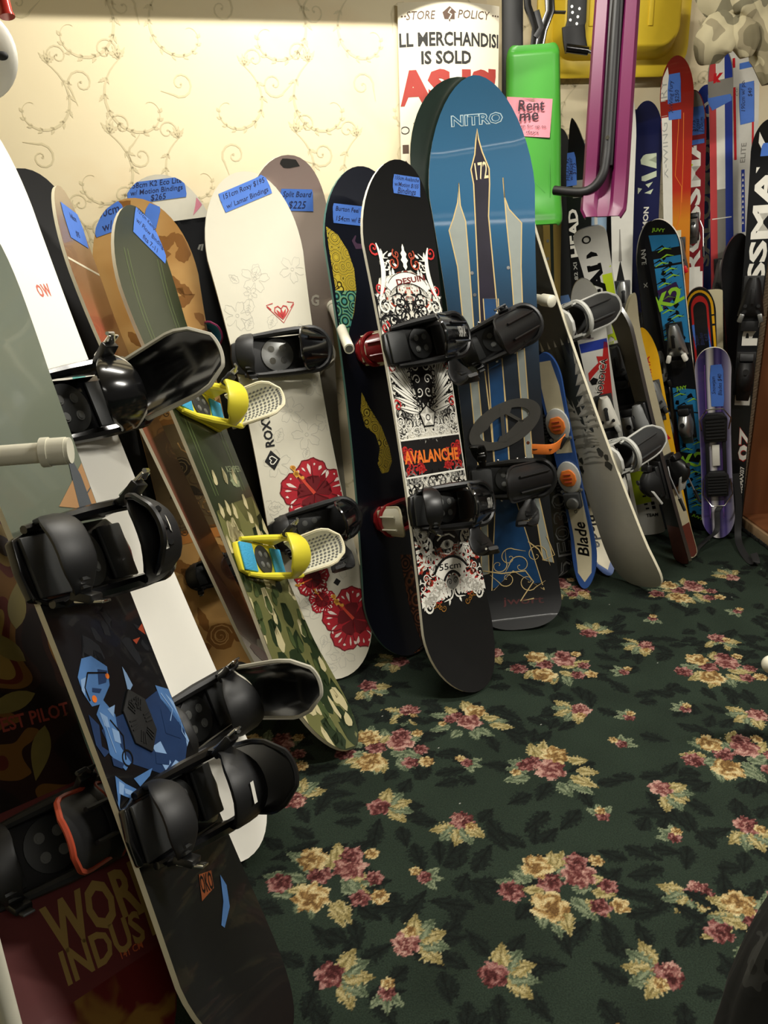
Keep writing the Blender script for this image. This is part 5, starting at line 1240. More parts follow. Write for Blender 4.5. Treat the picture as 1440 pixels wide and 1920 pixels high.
mb = MB(); mb.box((CWd/2, -.006, .030), (CWd, .014, .046), MATS['wood_pale'], bev=.003)
for k in range(150): mb.box((CWd*(k+.5)/150, -.016+.004*random.random(), .0105), (.004, .006, .010+.006*random.random()), MATS['fringe'], Mx.Rotation(random.uniform(-.5, .5), 3, 'Y'))
tag(mb.build('kick_strip', root), 'pale strip with dark fringe')
mb = MB()
for s in (0, 1, 2): mb.tube([(-.004+.007*math.cos(k*.55+s*2.1), -.010+.007*math.sin(k*.55+s*2.1), .02+CH*k/420) for k in range(421)], .0085, MATS['braid'], 6)
tag(mb.build('braid_trim', root), 'twisted brown braid along the front edge')
mb = MB(); mb.sphere((CWd*.18, CD*.55, .075), .022, MATS['wood_pale'], (1, 1, .8)); mb.build('knob', root)

# dark patterned coat at the lower right corner
noise_mat('coat_cloth', [(0, '161716'), (.5, '1b1c1b'), (.56, '3a3b39'), (.66, '2a2b29'), (.72, '1a1b1a')], 14, 2, .5, 'CONSTANT', .9)
mb = MB(); dc = MATS['coat_cloth']; G0 = at_y(1470, 1900, .86)
cloth([(1560, 1640, .90), (1492, 1760, .88), (1440, 1880, .86), (1405, 1990, .83)], [.055, .062, .064, .058], 3, .8)
tag(mb.build('coat', mw=Mx.Translation(G0), smooth=60), 'dark grey patterned coat sleeve intruding at the lower right corner', 'coat')
# ------------------------------------------------------------------ skis
def ski(label, T, B, phi, top, wn=.112, ww=.072, wt=.098, edge='steel_edge', base='base_black', tip=.15, cn=.05, tail=.03, name='ski', group='skis leaning in the corner', cat='ski', flip=False, **kw):
    L = (T-B).length; p = dict(tn=tip, tt=tail, cn=cn, ct=.0, ln=.18, lt=.05, th=.014, pn=2.0, pt=2.6); p.update(kw)
    bd = Board(L, wn, ww, wt, **p); root = empty(name, frame(B, T, math.radians(phi), flip, bd.ct, .008), label, cat, group)
    mb = bd.deck(MATS[top], MATS[edge], MATS[base]); return bd, root, mb, uvof(bd, root, -1 if flip else 1)
def ski_binding(bd, root, u, kind, shell='silver', body='black_plastic', accent=None, s=1.0, brake=False, ang=0.0):
    """alpine toe piece or heel piece on its plate"""
    mb = MB(); g = lambda n: MATS[n]; mw = Mx.Translation(bd.pt3(0, u, 0)) @ Mx.Rotation(ang, 4, 'Z') @ Mx.Scale(s, 4)
    mb.box((0, 0, .006), (.062, .15, .012), g(body), bev=.003)
    if kind == 'toe':
        rows = []
        for k in range(9):
            t = k/8; y = -.055+.125*t; w = (.040-.022*t)*(1 if t < .93 else .75); h = .012+.040*math.sin(PI*min(1, .35+.65*(1-t)))**.7*(1-.55*t)
            rows.append([V((w*math.cos(a)*(1 if 0 < j < 8 else 1.05), y, .010+h*math.sin(a)**.7)) for j, a in enumerate([PI*j/8 for j in range(9)])])
        vs = mb.grid(rows, g(shell)); mb.cap(vs[0], g(shell)); mb.cap(vs[-1][::-1], g(shell))
        for sx in (-1, 1): mb.box((sx*.030, -.060, .030), (.016, .030, .026), g(accent or body), Mx.Rotation(sx*.3, 3, 'Z'), .004)
        mb.box((0, .012, .052), (.012, .050, .004), g(body), bev=.0015); mb.prism(circle(0, .030, .008, 12), .040, .046, g('dark_grey'))
        for sx in (-1, 1): mb.prism(circle(sx*.020, -.020, .006, 10), .040, .0455, g('black_ink'))
        mb.box((0, -.088, .018), (.056, .034, .012), g(body), bev=.003)
    else:
        mb.box((0, .0, .020), (.054, .12, .018), g(body), bev=.004)
        rows = []
        for k in range(8):
            t = k/7; y = -.050+.095*t; w = .030-.006*abs(2*t-1); h = .020+.052*math.sin(PI*(.12+.76*t))**.8
            rows.append([V((w*math.cos(a), y, .022+h*math.sin(a)**.6)) for a in [PI*j/8 for j in range(9)]])
        vs = mb.grid(rows, g(shell)); mb.cap(vs[0], g(shell)); mb.cap(vs[-1][::-1], g(shell))
        mb.prism([(-.020, -.085), (.020, -.085), (.026, -.02), (.016, .03), (-.016, .03), (-.026, -.02)], 0, .010, g(accent or shell), Mx.Translation((0, -.01, .062)) @ Mx.Rotation(.45, 4, 'X'), .003)
        mb.box((0, .060, .046), (.046, .028, .022), g(body), Mx.Rotation(-.3, 3, 'X'), .005); mb.prism(circle(0, .020, .010, 12), .094, .098, g('black_ink'))
    o = mb.build('toe_piece' if kind == 'toe' else 'heel_piece', root, mw)
    if brake:
        mb = MB()
        for sx in (-1, 1):
            p = [V((sx*.035, .03, .02)), V((sx*.050, -.01, .03)), V((sx*.052, -.11, .05))]; mb.tube(p, .0035, g('silver'), 8); mb.tube([p[-1], p[-1]+V((sx*.002, -.055, .012))], [.007, .006], g('black_plastic'), 8)
        mb.build('brake', o)
    return o
WB = WALL_B; M('shop_blue', '6f95cf', .6)
def fl(x, y=986): return floor_pt(x, y)
def fo(px, off):
    a, b = 900.0, 1300.0
    for _ in range(40):
        m = (a+b)/2; p = floor_pt(px, m)
        if p.y > wall_xy(WALL_B, p.x)-off: a = m
        else: b = m
    return floor_pt(px, (a+b)/2)
def wt_(x, y, off): return on_wall(x, y, off, WB)
def lab(bd, root, f, x, y, w, h, lines, seed, ang=0, sz=.02): bd.label(root, *f(x, y), w, h, ang, lines, seed=seed, sz=sz, rot=PI/2)
M('ski_black', '141517', .3, coat=.4); M('ski_navy', '1b1f4a', .25, coat=.5, var=.35, scale=7); M('ski_blue', '2a3f9c', .3, coat=.4); M('ski_white', 'dcdad0', .35, coat=.3); M('ski_ice', '9fbcd6', .3, coat=.3)
M('ski_red', '8c1c24', .3, coat=.4, var=.15); M('coral', 'cf4a4c', .35); M('ski_grey', '8d8a82', .35); M('lime', 'c6dd2c', .4); M('acid_green', '9fdc3a', .4); M('k2_blue', '2f86bd', .3, coat=.4, var=.25, scale=14); M('purple_dark', '3a2350', .4)
M('ski_yellow', 'f0b51c', .35, coat=.3); M('ski_gold', '8a7436', .4); M('red_brown', '5a2c24', .3, coat=.4); M('mirror_edge', 'c4bd9e', .25, .35); M('blade_blue', '30508c', .4); M('blade_cream', 'c9bfa0', .4); M('orange_rubber', 'd8742c', .5); M('manila', 'd3c9a4', .6)
PWm, PKm = MATS['print_white'], MATS['print_black']

# back row, left to right
bd, r, mb, f = ski('dark grey ski half behind the lime green scooter runner', wt_(1050, 248, .02), fo(1066, .09), 0, 'dark_grey', wn=.09); mb.build('deck', r); bd.label(r, *f(1056, 585), .065, .13, .1, [''], seed=41, tape='shop_blue')
bd, r, mb, f = ski('narrow gold ski with screw holes seen just right of the tall blue snowboard', wt_(1034, 300, .06), fo(1040, .16), 0, 'ski_gold', wn=.075, ww=.06)
bd.ink(mb, [circle(*f(1027, y), .006, 10) for y in (452, 485, 520)], MATS['silver'], 1); bd.ink(mb, ribbon([f(1034, 420), f(1037, 560)], .012), MATS['dark_green'], 1); mb.build('deck', r)
bd, r, mb, f = ski('black ski with pointed tip and white letters running down it', wt_(1082, 231, .14), fo(1103, .25), -12, 'ski_black', wn=.095, tip=.24, pn=1.5, cn=.08)
bd.ink(mb, words('HEAD', f, (1080, 482), (1073, 392), .038, .04), PWm, 1); bd.ink(mb, words('82 XI', f, (1081, 525), (1078, 492), .014, .02), MATS['light_grey'], 1)
bd.ink(mb, [rect(-.022, f(1072, 372)[1], .022, f(1070, 340)[1])], MATS['ski_grey'], 1); mb.build('deck', r); lab(bd, r, f, 1071, 318, .036, .115, ['HEAD 92', 'w/Marker', '$175'], 21)
bd, r, mb, f = ski('pale ice blue ski behind the purple scooter runner', wt_(1112, 256, .07), fo(1126, .17), 0, 'ski_ice', wn=.10)
bd.ink(mb, [rect(-.06, bd.L-.10, .06, bd.L)], MATS['ski_black'], 1); bd.ink(mb, ribbon([f(1115, 300), f(1118, 440)], .012), MATS['ski_white'], 1); mb.build('deck', r); lab(bd, r, f, 1103, 308, .05, .07, [''], 22)
bd, r, mb, f = ski('black ski between the pale blue one and the white one', wt_(1139, 300, .02), fo(1152, .09), 0, 'ski_black', wn=.09); mb.build('deck', r)
bd, r, mb, f = ski('white ski with black arrow and a red and silver binding', wt_(1167, 163, .13), fo(1164, .22), 6, 'ski_white', wn=.098, tip=.18)
bd.ink(mb, [rect(-.03, f(1168, 260)[1], .02, f(1168, 225)[1])], MATS['ski_grey'], 1); bd.ink(mb, [shape(f, [(1162, 560), (1155, 530), (1163, 488), (1172, 530), (1178, 560)])], PKm, 2); bd.ink(mb, ribbon([f(1163, 490), f(1162, 430)], [.012, .003]), MATS['ski_grey'], 1); bd.ink(mb, words('iSL', f, (1163, 330), (1164, 300), .012, .01), MATS['ski_grey'], 2)
mb.build('deck', r); lab(bd, r, f, 1176, 210, .03, .075, ['$75'], 23); ski_binding(bd, r, f(1176, 560)[1], 'toe', 'silver', accent='bright_red', s=.95); ski_binding(bd, r, f(1180, 700)[1], 'heel', 'dark_grey')
bd, r, mb, f = ski('black ski with square top left of the navy one', wt_(1190, 210, .03), fo(1196, .06), 0, 'ski_black', wn=.075, ww=.07, tip=.02, cn=0); mb.build('deck', r)
bd, r, mb, f = ski('navy ski with a large pale V mark', wt_(1212, 197, .07), fo(1203, .13), 0, 'ski_navy', wn=.118, ww=.085, tip=.12)
pm = M('pale_mint', 'd3dcc0', .4)
bd.ink(mb, [shape(f, [(1231, 278), (1206, 292), (1201, 300), (1202, 308), (1231, 316), (1231, 306), (1217, 300), (1231, 292)]), shape(f, [(1231, 320), (1203, 331), (1203, 339), (1210, 340), (1231, 331)]), shape(f, [(1196, 352), (1204, 354), (1196, 364)]), shape(f, [(1210, 346), (1224, 341), (1216, 352)]), shape(f, [(1208, 362), (1225, 354), (1220, 364)])], pm, 1)
bd.ink(mb, words('SALOMON', f, (1206, 470), (1212, 388), .020, .03), PWm, 1); mb.build('deck', r); ski_binding(bd, r, f(1206, 620)[1], 'toe', 'dark_grey'); ski_binding(bd, r, f(1206, 780)[1], 'heel', 'grey_plastic')
m_ = axis_mat('xwing_fade', [(0, '6a1a18'), (.45, '8c2018'), (.56, 'd8781e'), (.68, 'dd8a24'), (.74, 'c0301c'), (.9, 'a02418'), (1, '6a1e18')], 'Y', 0, 1.85, rough=.28, coat=.5)
bd, r, mb, f = ski('orange and red ski with white side stripe and grey outline letters', wt_(1268, 113, .13), fo(1275, .17), 0, 'xwing_fade', wn=.118, ww=.078, tip=.13)
bd.ink(mb, [[(-.06, .02), (-.022, .02), (-.018, bd.L-.13), (-.03, bd.L-.03), (-.06, bd.L-.08)]], PWm, 1); bd.ink(mb, words('X-WING FURY', f, (1247, 335), (1244, 152), .024, -.005), MATS['light_grey'], 2)
bd.ink(mb, ribbon([f(1274, 185), f(1272, 240), f(1266, 330), f(1278, 350), f(1276, 400), f(1268, 430)], .0025)+ribbon([f(1282, 185), f(1281, 300), f(1278, 380)], .0025), MATS['print_orange'], 2)
bd.ink(mb, [rect(f(1270, 450)[0]-.014, f(1270, 452)[1], f(1270, 450)[0]+.014, f(1270, 432)[1])], MATS['cream'], 2); mb.build('deck', r); lab(bd, r, f, 1264, 182, .042, .15, ['X-Wing Fury', '$250'], 24)
ski_binding(bd, r, f(1278, 478)[1], 'toe', 'silver', accent='bright_red', s=.9); ski_binding(bd, r, f(1274, 640)[1], 'heel', 'dark_grey')
bd, r, mb, f = ski('dark red ski with big white letters and grey tip', wt_(1300, 176, .08), fo(1299, .13), 0, 'ski_red', wn=.092, ww=.074, tip=.13)
bd.ink(mb, words('ROSSMAX', f, (1299, 512), (1300, 190), .056, .035), PWm, 1); bd.ink(mb, [[(-.02, bd.L-.12), (.06, bd.L-.10), (.05, bd.L-.005), (0, bd.L-.003)]], MATS['ski_grey'], 2); bd.ink(mb, [[(-.024, f(1294, 318)[1]), (.0, f(1300, 309)[1]), (-.02, f(1294, 303)[1])]], MATS['lime'], 3); bd.ink(mb, [rect(-.06, .1, .06, f(1300, 510)[1])], PWm, 2)
mb.build('deck', r); lab(bd, r, f, 1308, 236, .042, .13, ['$175', 'Rossi', '170cm'], 25); ski_binding(bd, r, f(1303, 425)[1], 'heel', 'silver', brake=True, s=.7)
bd, r, mb, f = ski('blue ski with white letters tucked behind the dark red one', wt_(1324, 166, .03), fo(1318, .07), 0, 'ski_blue', wn=.105, ww=.082, tip=.12)
bd.ink(mb, words('SALOMON', f, (1320, 500), (1327, 230), .040, .03), PWm, 1); bd.ink(mb, ring(*f(1330, 205), .022, .010, 20), PWm, 2); mb.build('deck', r)
bd, r, mb, f = ski('ski striped coral, white and blue with blue tape', wt_(1350, 96, .10), fo(1358, .155), 0, 'ski_grey', wn=.088, ww=.075, tip=.10)
bd.ink(mb, [rect(-.06, .02, -.016, bd.L-.02)], MATS['coral'], 1); bd.ink(mb, [rect(.014, .02, .06, bd.L-.02)], MATS['ski_blue'], 1); u0 = f(1344, 175)[1]; bd.ink(mb, [rect(-.016, u0-.34, .014, bd.L-.02)], PWm, 1)
bd.ink(mb, words('K', f, (1338, 150), (1357, 148), .04, .05), MATS['bright_red'], 3); bd.ink(mb, [rect(-.06, f(1345, 411)[1], .06, f(1345, 409)[1])], PWm, 2); mb.build('deck', r)
bd.label(r, *f(1348, 183), .075, .06, .35, [''], seed=26); ski_binding(bd, r, f(1350, 520)[1], 'toe', 'silver', s=1.0)
bd, r, mb, f = ski('narrow cream ski between the striped one and the white one', wt_(1374, 232, .025), fo(1374, .06), 0, 'manila', wn=.06, ww=.05); mb.build('deck', r)
bd, r, mb, f = ski('white ski with thin red stripes under the camouflage jacket', wt_(1393, 70, .085), fo(1402, .125), 0, 'ski_white', wn=.112, ww=.08, tip=.10)
bd.ink(mb, ribbon([f(1376, 110), f(1379, 300)], .009)+ribbon([f(1413, 110), f(1411, 300)], .007), MATS['bright_red'], 1); bd.ink(mb, words('ELITE', f, (1392, 305), (1395, 268), .018, .01), MATS['ski_grey'], 1); bd.ink(mb, ribbon([f(1393, 318), f(1394, 435)], .012), MATS['ski_blue'], 1); bd.ink(mb, [[(f(1393, y)[0]-.004, f(1393, y)[1]), (f(1393, y)[0]+.004, f(1393, y)[1]), (f(1393, y)[0], f(1393, y-6)[1])] for y in range(330, 430, 10)], PWm, 2)
bd.ink(mb, words('comp', f, (1383, 180), (1382, 145), .012, 0), MATS['ski_grey'], 1)
mb.build('deck', r); lab(bd, r, f, 1400, 175, .048, .21, ['190cm w/ poles', '$40'], 27); ski_binding(bd, r, f(1396, 500)[1], 'toe', 'chrome', 'gloss_black', s=1.1); ski_binding(bd, r, f(1390, 640)[1], 'heel', 'dark_grey')

# middle and front rows
bd, r, mb, f = ski('black ski with bold white letters beside the cabinet', wt_(1443, 230, .28), fo(1366, .30), 2, 'ski_black', wn=.108, ww=.074, tip=.10)
bd.ink(mb, words('ROSSMAX', f, (1406, 648), (1441, 245), .062, .035), PWm, 1); bd.ink(mb, [rect(-.026, f(1396, 760)[1], .03, f(1404, 690)[1])], PWm, 1)
bd.ink(mb, words('07', f, (1394, 866), (1398, 800), .046, .05), MATS['print_red'], 1); bd.ink(mb, words('07', f, (1393, 864), (1397, 802), .040, .03), PWm, 2); bd.ink(mb, words('ROSSEMAX07', f, (1386, 940), (1392, 875), .016, .02), PWm, 1)
mb.build('deck', r); lab(bd, r, f, 1441, 285, .05, .06, [''], 28); ski_binding(bd, r, f(1414, 560)[1], 'toe', 'satin_black', 'satin_black', accent='silver', s=1.15); ski_binding(bd, r, f(1402, 700)[1], 'heel', 'satin_black', 'satin_black', s=1.15)
bd, r, mb, f = ski('dark ski turned edge-on with bright steel edges near the cabinet', wt_(1376, 440, .20), fo(1390, .19), 20, 'ski_black'); mb.build('deck', r)
bd, r, mb, f = ski('slim black ski left of the blue and green one', wt_(1212, 418, .205), fo(1255, .215), 15, 'ski_black', wn=.10, ww=.075)
bd.ink(mb, words('ELAN', f, (1208, 500), (1205, 468), .018, .02), MATS['light_grey'], 1); bd.ink(mb, words('X', f, (1211, 540), (1210, 530), .014, .02), MATS['light_grey'], 1); mb.build('deck', r); ski_binding(bd, r, f(1236, 690)[1], 'toe', 'grey_plastic'); ski_binding(bd, r, f(1246, 800)[1], 'heel', 'grey_plastic')
M('juvy_black', '17181c', .3, coat=.4)
bd, r, mb, f = ski('short blue ski with acid green zigzags and letters', wt_(1236, 410, .305), fo(1318, .26), -14, 'juvy_black', wn=.125, ww=.098, wt=.115, tip=.11, tail=.07, pt=2.0, edge='edge_white')
bl = []; gr = []; bkk = []; rn = random.Random(31)
for a, b in ((440, 640), (730, 770), (775, 850), (868, 965)):
    u1, u0 = f(1245+(a-440)*.137, a)[1], f(1245+(b-440)*.137, b)[1]; bl.append([(-.044, u0+.01), (.06, u0-.01), (.06, u1-.004), (-.040, u1+.012)])
    for k in range(int((u1-u0)/.028)):
        y = u0+.012+.026*k; v = rn.uniform(-.025, .03); gr += ribbon([(v-.02, y), (v+.006, y+.012), (v+.03, y+.004)], [.002, .006, .001]); bkk += ribbon([(v-.03, y+.01), (v, y+.022), (v+.012, y+.004), (v+.03, y+.014)], [.002, .007, .005, .001]); bkk.append(blob(-v, y, .009, k, 7, .5))
bd.ink(mb, bl, MATS['k2_blue'], 1); bd.ink(mb, bkk, PKm, 2); bd.ink(mb, gr, MATS['acid_green'], 3)
bd.ink(mb, [shape(f, [(1232, 545), (1268, 528), (1275, 545), (1245, 580)])], MATS['purple_dark'], 3)
bd.ink(mb, words('K2', f, (1230, 572), (1280, 546), .062, .03), MATS['acid_green'], 4); bd.ink(mb, words('JUVY', f, (1268, 730), (1288, 727), .022, .03), MATS['acid_green'], 4); bd.ink(mb, words('K2', f, (1280, 868), (1324, 856), .062, .03), MATS['acid_green'], 4); bd.ink(mb, words('JUVY', f, (1226, 428), (1250, 430), .018, .03), MATS['acid_green'], 4); bd.ink(mb, words('JUVY', f, (1298, 965), (1318, 975), .016, .03), MATS['acid_green'], 4)
mb.build('deck', r); ski_binding(bd, r, f(1262, 640)[1], 'toe', 'silver', s=1.0, accent='print_white'); ski_binding(bd, r, f(1280, 790)[1], 'heel', 'silver', s=.95)
bd, r, mb, f = ski('white ski with black letters and lime stripe leaning in front', wt_(1102, 424, .40), fo(1224, .27), -4, 'ski_white', wn=.115, ww=.074, wt=.105, tip=.05, pn=3, tail=.02)
bd.ink(mb, [[(.008, f(1145, 640)[1]), (.06, f(1145, 640)[1]), (.06, f(1130, 500)[1]), (.012, f(1130, 515)[1])]], MATS['lime'], 1); bd.ink(mb, words('HEAD', f, (1135, 600), (1108, 470), .050, .05), PKm, 2); bd.ink(mb, ring(*f(1100, 446), .013, .005, 16)[:24], PKm, 2); bd.ink(mb, words('WC SL', f, (1113, 545), (1109, 527), .012, .02), PKm, 2)
uB, uC = f(1165, 660)[1], f(1205, 880)[1]; bd.ink(mb, [rect(-.06, uC, .06, uB)], PKm, 3); bd.ink(mb, words('127', f, (1141, 645), (1152, 641), .012, .02), MATS['lime'], 4); bd.ink(mb, [shape(f, [(1139, 628), (1151, 624), (1152, 634), (1146, 630), (1140, 637)])], MATS['lime'], 4)
bd.ink(mb, [[(-.06, f(1206, 945)[1]), (.022, f(1222, 940)[1]), (.01, uC+.02), (-.06, uC+.03)]], MATS['lime'], 4); bd.ink(mb, words('TEAM', f, (1212, 966), (1234, 964), .016, .03), PKm, 5)
bd.ink(mb, [rect(f(x, y)[0]-.007, f(x, y)[1]-.004*(k % 2+1), f(x, y)[0]+.007, f(x, y)[1]+.004*(k % 2+1)) for k, (x, y) in enumerate([(1206, 915), (1217, 912), (1208, 930), (1220, 928), (1211, 945), (1224, 943), (1214, 953), (1226, 951)])], PKm, 5)
mb.build('deck', r); ski_binding(bd, r, f(1150, 680)[1], 'toe', 'dark_grey'); ski_binding(bd, r, f(1180, 790)[1], 'heel', 'grey_plastic', accent='light_grey')
bd, r, mb, f = ski('white and red ski with slanted letters behind the grey pine tree snowboard', wt_(1088, 520, .50), fo(1184, .40), 0, 'ski_white', wn=.11, ww=.09, wt=.10)
bd.ink(mb, [shape(f, [(1128, 700), (1132, 640), (1145, 640), (1150, 760), (1120, 760)])], MATS['print_red'], 1); bd.ink(mb, [shape(f, [(1103, 700), (1112, 690), (1122, 680), (1118, 668), (1132, 668), (1125, 690), (1112, 705), (1105, 715)])], MATS['print_red'], 2)
bd.ink(mb, words('NORDICA', f, (1122, 745), (1132, 672), .028, .04), PWm, 3); bd.ink(mb, words('NORDICA', f, (1123, 745), (1133, 672), .021, .01), PKm, 4); bd.ink(mb, [star(*f(1114, 715), .016)], PKm, 3); bd.ink(mb, [rect(-.06, f(1110, 658)[1], .06, f(1110, 640)[1])], MATS['ski_blue'], 1)
mb.build('deck', r); ski_binding(bd, r, f(1142, 772)[1], 'toe', 'white_plastic', 'dark_grey', accent='light_grey'); ski_binding(bd, r, f(1162, 905)[1], 'heel', 'white_plastic', 'black_plastic', accent='bright_red')
bd, r, mb, f = ski('short yellow ski with rounded tip and red letters', at_y(1202, 617, 3.17), fl(1284, 1026), 0, 'ski_yellow', wn=.085, ww=.07, wt=.075, tip=.13, tail=.03, pn=1.7)
bd.ink(mb, words('SIHA', f, (1218, 710), (1213, 668), .02, .02), MATS['print_red'], 1); bd.ink(mb, [shape(f, [(1238, 800), (1258, 822), (1240, 830)])], MATS['bright_red'], 1); mb.build('deck', r); ski_binding(bd, r, f(1228, 745)[1], 'toe', 'grey_plastic', 'dark_grey', s=.9); ski_binding(bd, r, f(1255, 880)[1], 'heel', 'grey_plastic', 'dark_grey', s=.9)
bd, r, mb, f = ski('black ski turned edge-on with a red brown tail, foremost of the skis', at_y(1150, 545, 2.98), fl(1282, 1060), -58, 'ski_black', wn=.105, wt=.095)
bd.ink(mb, [rect(-.06, .0, .06, .16)], MATS['red_brown'], 1); mb.build('deck', r); ski_binding(bd, r, f(1222, 790)[1], 'toe', 'grey_plastic', accent='light_grey'); ski_binding(bd, r, f(1250, 900)[1], 'heel', 'black_plastic', accent='light_grey')
bd, r, mb, f = ski('bright silver sided ski leaning base to base with the red brown tailed one', at_y(1166, 560, 3.06), fl(1298, 1048), 50, 'mirror_edge', edge='mirror_edge', wn=.08, ww=.06, wt=.06)
bd.ink(mb, [rect(-.06, .0, .06, .14)], MATS['red_brown'], 1); mb.build('deck', r); ski_binding(bd, r, f(1262, 880)[1], 'heel', 'black_plastic', accent='light_grey', brake=True, s=.9)
m_ = axis_mat('flame_oval', [(0, '17130f'), (.30, '1c1512'), (.42, '7a2a1c'), (.52, 'b8382a'), (.6, '1c1512'), (1, '141110')], 'Y', .0, .82, rough=.3, coat=.4)
bd, r, mb, f = ski('short black, red and yellow rounded ski behind the purple one', at_y(1308, 538, 3.20), fo(1344, .25), 0, 'juvy_black', wn=.115, ww=.095, wt=.11, tip=.11, tail=.08, pt=2.0, cat='ski')
u1 = bd.L
for k, (w, d, m) in enumerate(((.050, .012, 'ski_yellow'), (.041, .022, 'juvy_black'), (.032, .035, 'print_red'), (.024, .06, 'juvy_black'))): bd.ink(mb, [[(-w, .1), (w, .1), (w, u1-.09)]+[(w*math.cos(a), u1-.09+(.09-d)*math.sin(a)) for a in [PI*j/12 for j in range(1, 12)]]+[(-w, u1-.09)]], MATS[m], k+1)
mb.build('deck', r); lab(bd, r, f, 1316, 636, .055, .13, ['Snow', 'Blades', '$40'], 29, .12)
bd, r, mb, f = ski('plain cream ski edge standing behind the short yellow rimmed one', at_y(1334, 546, 3.27), fo(1340, .175), 0, 'manila', wn=.08, ww=.08, wt=.08, tip=.01, cn=0); mb.build('deck', r)
bd, r, mb, f = ski('grey rounded ski tip showing right of the purple one', at_y(1352, 656, 3.245), fo(1351, .205), 0, 'dark_grey', wn=.10, ww=.09); mb.build('deck', r)
m_ = axis_mat('purple_bands', [(0, 'b9b4c4'), (.10, '4a3d7a'), (.30, '2a2050'), (.36, 'c9c4cc'), (.42, 'd4d0c8'), (.54, '2c2252'), (.62, '5a4f86'), (.72, '352a60'), (.9, '8c86a4'), (1, 'c4c0c8')], 'X', -.066, .066, rough=.25, coat=.5)
bd, r, mb, f = ski('short purple and silver striped ski with black plate binding, in front by the cabinet', at_y(1335, 654, 3.08), fl(1348, 1011), 2, 'purple_bands', wn=.132, ww=.116, wt=.128, tip=.10, tail=.09, pt=2.0, pn=2.2, edge='edge_white', cn=.04, ct=.03, lt=.12)
bd.ink(mb, ribbon([(-.030, .08), (-.030, bd.L-.07)], .0022)+ribbon([(.022, .08), (.022, bd.L-.07)], .0022), M('violet_line', '7a4aa0', .4), 1); mb.build('deck', r); lab(bd, r, f, 1344, 722, .046, .17, ['Snowjam', 'Blades $40'], 30)
mb = MB(); uc, ut, uh = f(1340, 850)[1], f(1337, 800)[1], f(1343, 905)[1]; z0 = bd.th/2
for (u, h) in ((ut, .12), (uh, .11)):
    mb.prism([(-.042, u-h/2), (.042, u-h/2), (.046, u+h*.3), (.03, u+h/2), (-.03, u+h/2), (-.046, u+h*.3)], z0, z0+.020, MATS['satin_black'], bev=.004)
    for k in range(7): mb.box((0, u-h*.35+h*.7*k/6, z0+.022), (.07, .006, .005), MATS['rubber'])
mb.box((-.032, (ut+uh)/2, z0+.008), (.014, ut-uh, .014), MATS['satin_black'], bev=.002); mb.box((.032, (ut+uh)/2, z0+.008), (.014, ut-uh, .014), MATS['satin_black'], bev=.002); mb.box((0, (ut+uh)/2, z0+.004), (.028, .09, .006), MATS['white_plastic'], bev=.002)
bo = tag(mb.build('plate_binding', r), 'black plate binding')
mb = MB()
mb.tube([(-.05, ut-.01, z0+.012), (-.058, ut+.04, z0+.03), (-.03, ut+.085, z0+.045), (.03, ut+.085, z0+.045), (.058, ut+.04, z0+.03), (.05, ut-.01, z0+.012)], .0025, MATS['chrome'], 8); mb.build('wire_bail', bo); mb = MB()
mb.tube([(-.05, uh+.02, z0+.012), (-.056, uh-.04, z0+.03), (-.025, uh-.085, z0+.045), (.025, uh-.085, z0+.045), (.056, uh-.04, z0+.03), (.05, uh+.02, z0+.012)], .0025, MATS['chrome'], 8); mb.build('wire_bail', bo)
mb = MB(); sb = MATS['rubber']
mb.band(smooth_path([(.012, uh-.10, z0+.012), (-.004, .12, z0+.03), (-.01, .05, z0+.06), (-.05, .040, .13), (-.09, .030, .20), (-.10, .024, .25)]), (1, .2, 0), .022, .003, sb); mb.build('leash', bo)
mb = MB(); mb.band(smooth_path([(.07, .28, z0+.02), (.078, .15, z0+.03), (.07, .03, z0+.06), (.075, .010, .16), (.10, .0, .26), (.12, .01, .29), (.115, .025, .24)]), (1, .2, 0), .026, .003, sb); mb.build('leash', bo)

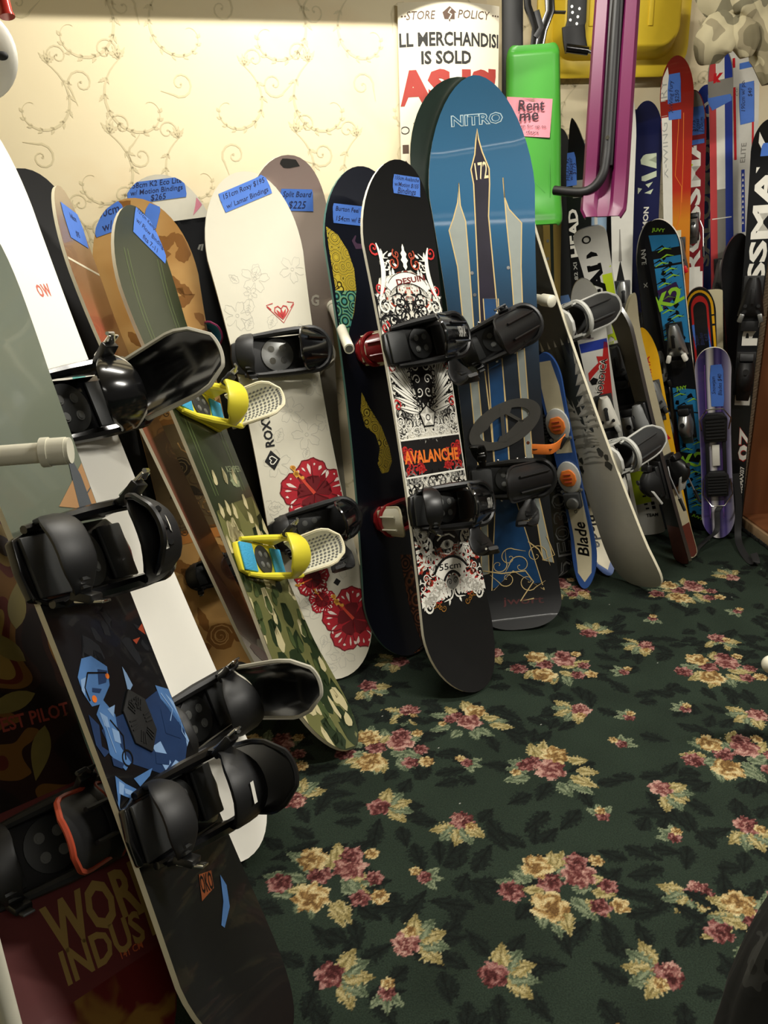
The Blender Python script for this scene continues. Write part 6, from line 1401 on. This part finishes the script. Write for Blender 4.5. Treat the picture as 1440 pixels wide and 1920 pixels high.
# two short blue strap-on skis, tips down, tied together with an orange strap
for k, (T, B, phi, lb) in enumerate(((at_y(1004, 676, 2.68), fl(1097, 1106), -24, 'short blue and cream strap-on ski, tip down, nearest the tall blue snowboard'), (at_y(1040, 690, 2.95), fl(1143, 1082), 16, 'short blue and cream strap-on ski with orange disc bindings, beside the grey pine tree snowboard'))):
    bd, r, mb, f = ski(lb, T, B, phi, 'blade_blue', wn=.09, ww=.078, wt=.092, edge='blade_blue', tip=.10, tail=.12, pt=2.0, cn=.0, ct=.075, lt=.22, th=.012, group='strap-on skis tied with an orange strap')
    c = MATS['blade_cream']; bd.ink(mb, [[(0, .02), (.026, .05), (.031, .13), (.031, .40), (-.031, .40), (-.031, .13), (-.026, .05)]], c, 1); bd.ink(mb, [[(-.030, bd.L*.58), (.030, bd.L*.58), (.033, bd.L-.12), (.02, bd.L-.03), (-.02, bd.L-.03), (-.033, bd.L-.12)]], c, 1)
    bd.ink(mb, tr(fit(text2d('Blade', .05, bold=.02, shear=.2), w=.13), 0, .17, -PI/2 if k else PI/2), PKm, 2); bd.ink(mb, [circle(0, .40, .016, 14, .03)], MATS['orange_rubber'], 2); bd.ink(mb, tr(fit(text2d('GRUZO', .05, bold=.01), w=.06), -.004, .30, -PI/2), PKm, 2)
    mb.build('deck', r)
    for y, nm in ((795, 'toe_piece'), (893, 'heel_piece')):
        u = f(1053 if y < 800 else 1080, y)[1]; mb = MB(); z = bd.th/2
        mb.prism(tr([circle(0, 0, .043, 24, .060)], 0, u, .0)[0], z, z+.010, MATS['light_grey'], bev=.002); mb.prism(tr([blob(0, 0, .030, 3, 20, .08, 1, 1.1)], 0, u, 0)[0], z+.010, z+.018, MATS['orange_rubber'], bev=.003)
        for j in range(3): mb.box((0, u-.014+.014*j, z+.019), (.034-.006*abs(j-1), .004, .003), MATS['print_rust'])
        for sx in (-1, 1): mb.prism(circle(sx*.034, u-.052, .006, 10), z, z+.013, MATS['silver'])
        for j in range(8): mb.box((-.045, u-.045+.012*j, z+.008), (.010, .006, .018), MATS['black_plastic'])
        mb.build(nm, r)
    mb = MB(); u = f(1090, 935)[1]; z = bd.th/2; mb.box((0, u, z+.014), (.060, .06, .028), MATS['dark_grey'], bev=.006); mb.prism(circle(.005, u-.005, .022, 18), z+.026, z+.040, MATS['silver'], bev=.003); mb.build('heel_cup', r)
mb = MB(); a, b, c_, d = at_y(998, 842, 2.44), at_y(1034, 842, 2.40), at_y(1052, 830, 2.46), at_y(1058, 822, 2.50); o = a
mb.band(smooth_path([a-o, b-o, c_-o, d-o]), (.15, 0, 1), .032, .004, MATS['orange_rubber']); mb.band([(a-o)*.98+V((0, -.004, .0)), (b-o)+V((0, -.005, .0))], (.15, 0, 1), .003, .003, MATS['black_ink']); mb.box(c_-o+V((.004, -.004, .0)), (.012, .010, .042), MATS['black_plastic'], Mx.Rotation(.5, 3, 'Y'), .002)
tag(mb.build('orange_strap', mw=Mx.Translation(o)), 'orange strap with black buckle tying the two strap-on skis', 'strap')
# black board with outlined letters between the tall blue one and the strap-on skis
B = floor_pt(1046, 1084); T = at_y(978, 650, 2.75)
bd, root, mb = snowboard('black snowboard with outlined letters down low, half hidden by the tall blue one', B, T, math.radians(10), 'gloss_black', 'edge_black', wn=.21, ww=.18, wt=.21, ct=.03)
f = uvof(bd, root); bd.ink(mb, words('OE030', f, (1064, 1088), (1046, 925), .055, .02), MATS['grey_plastic'], 1); bd.ink(mb, words('OE030', f, (1063, 1083), (1047, 929), .046, -.012), MATS['gloss_black'], 2); mb.build('deck', root)
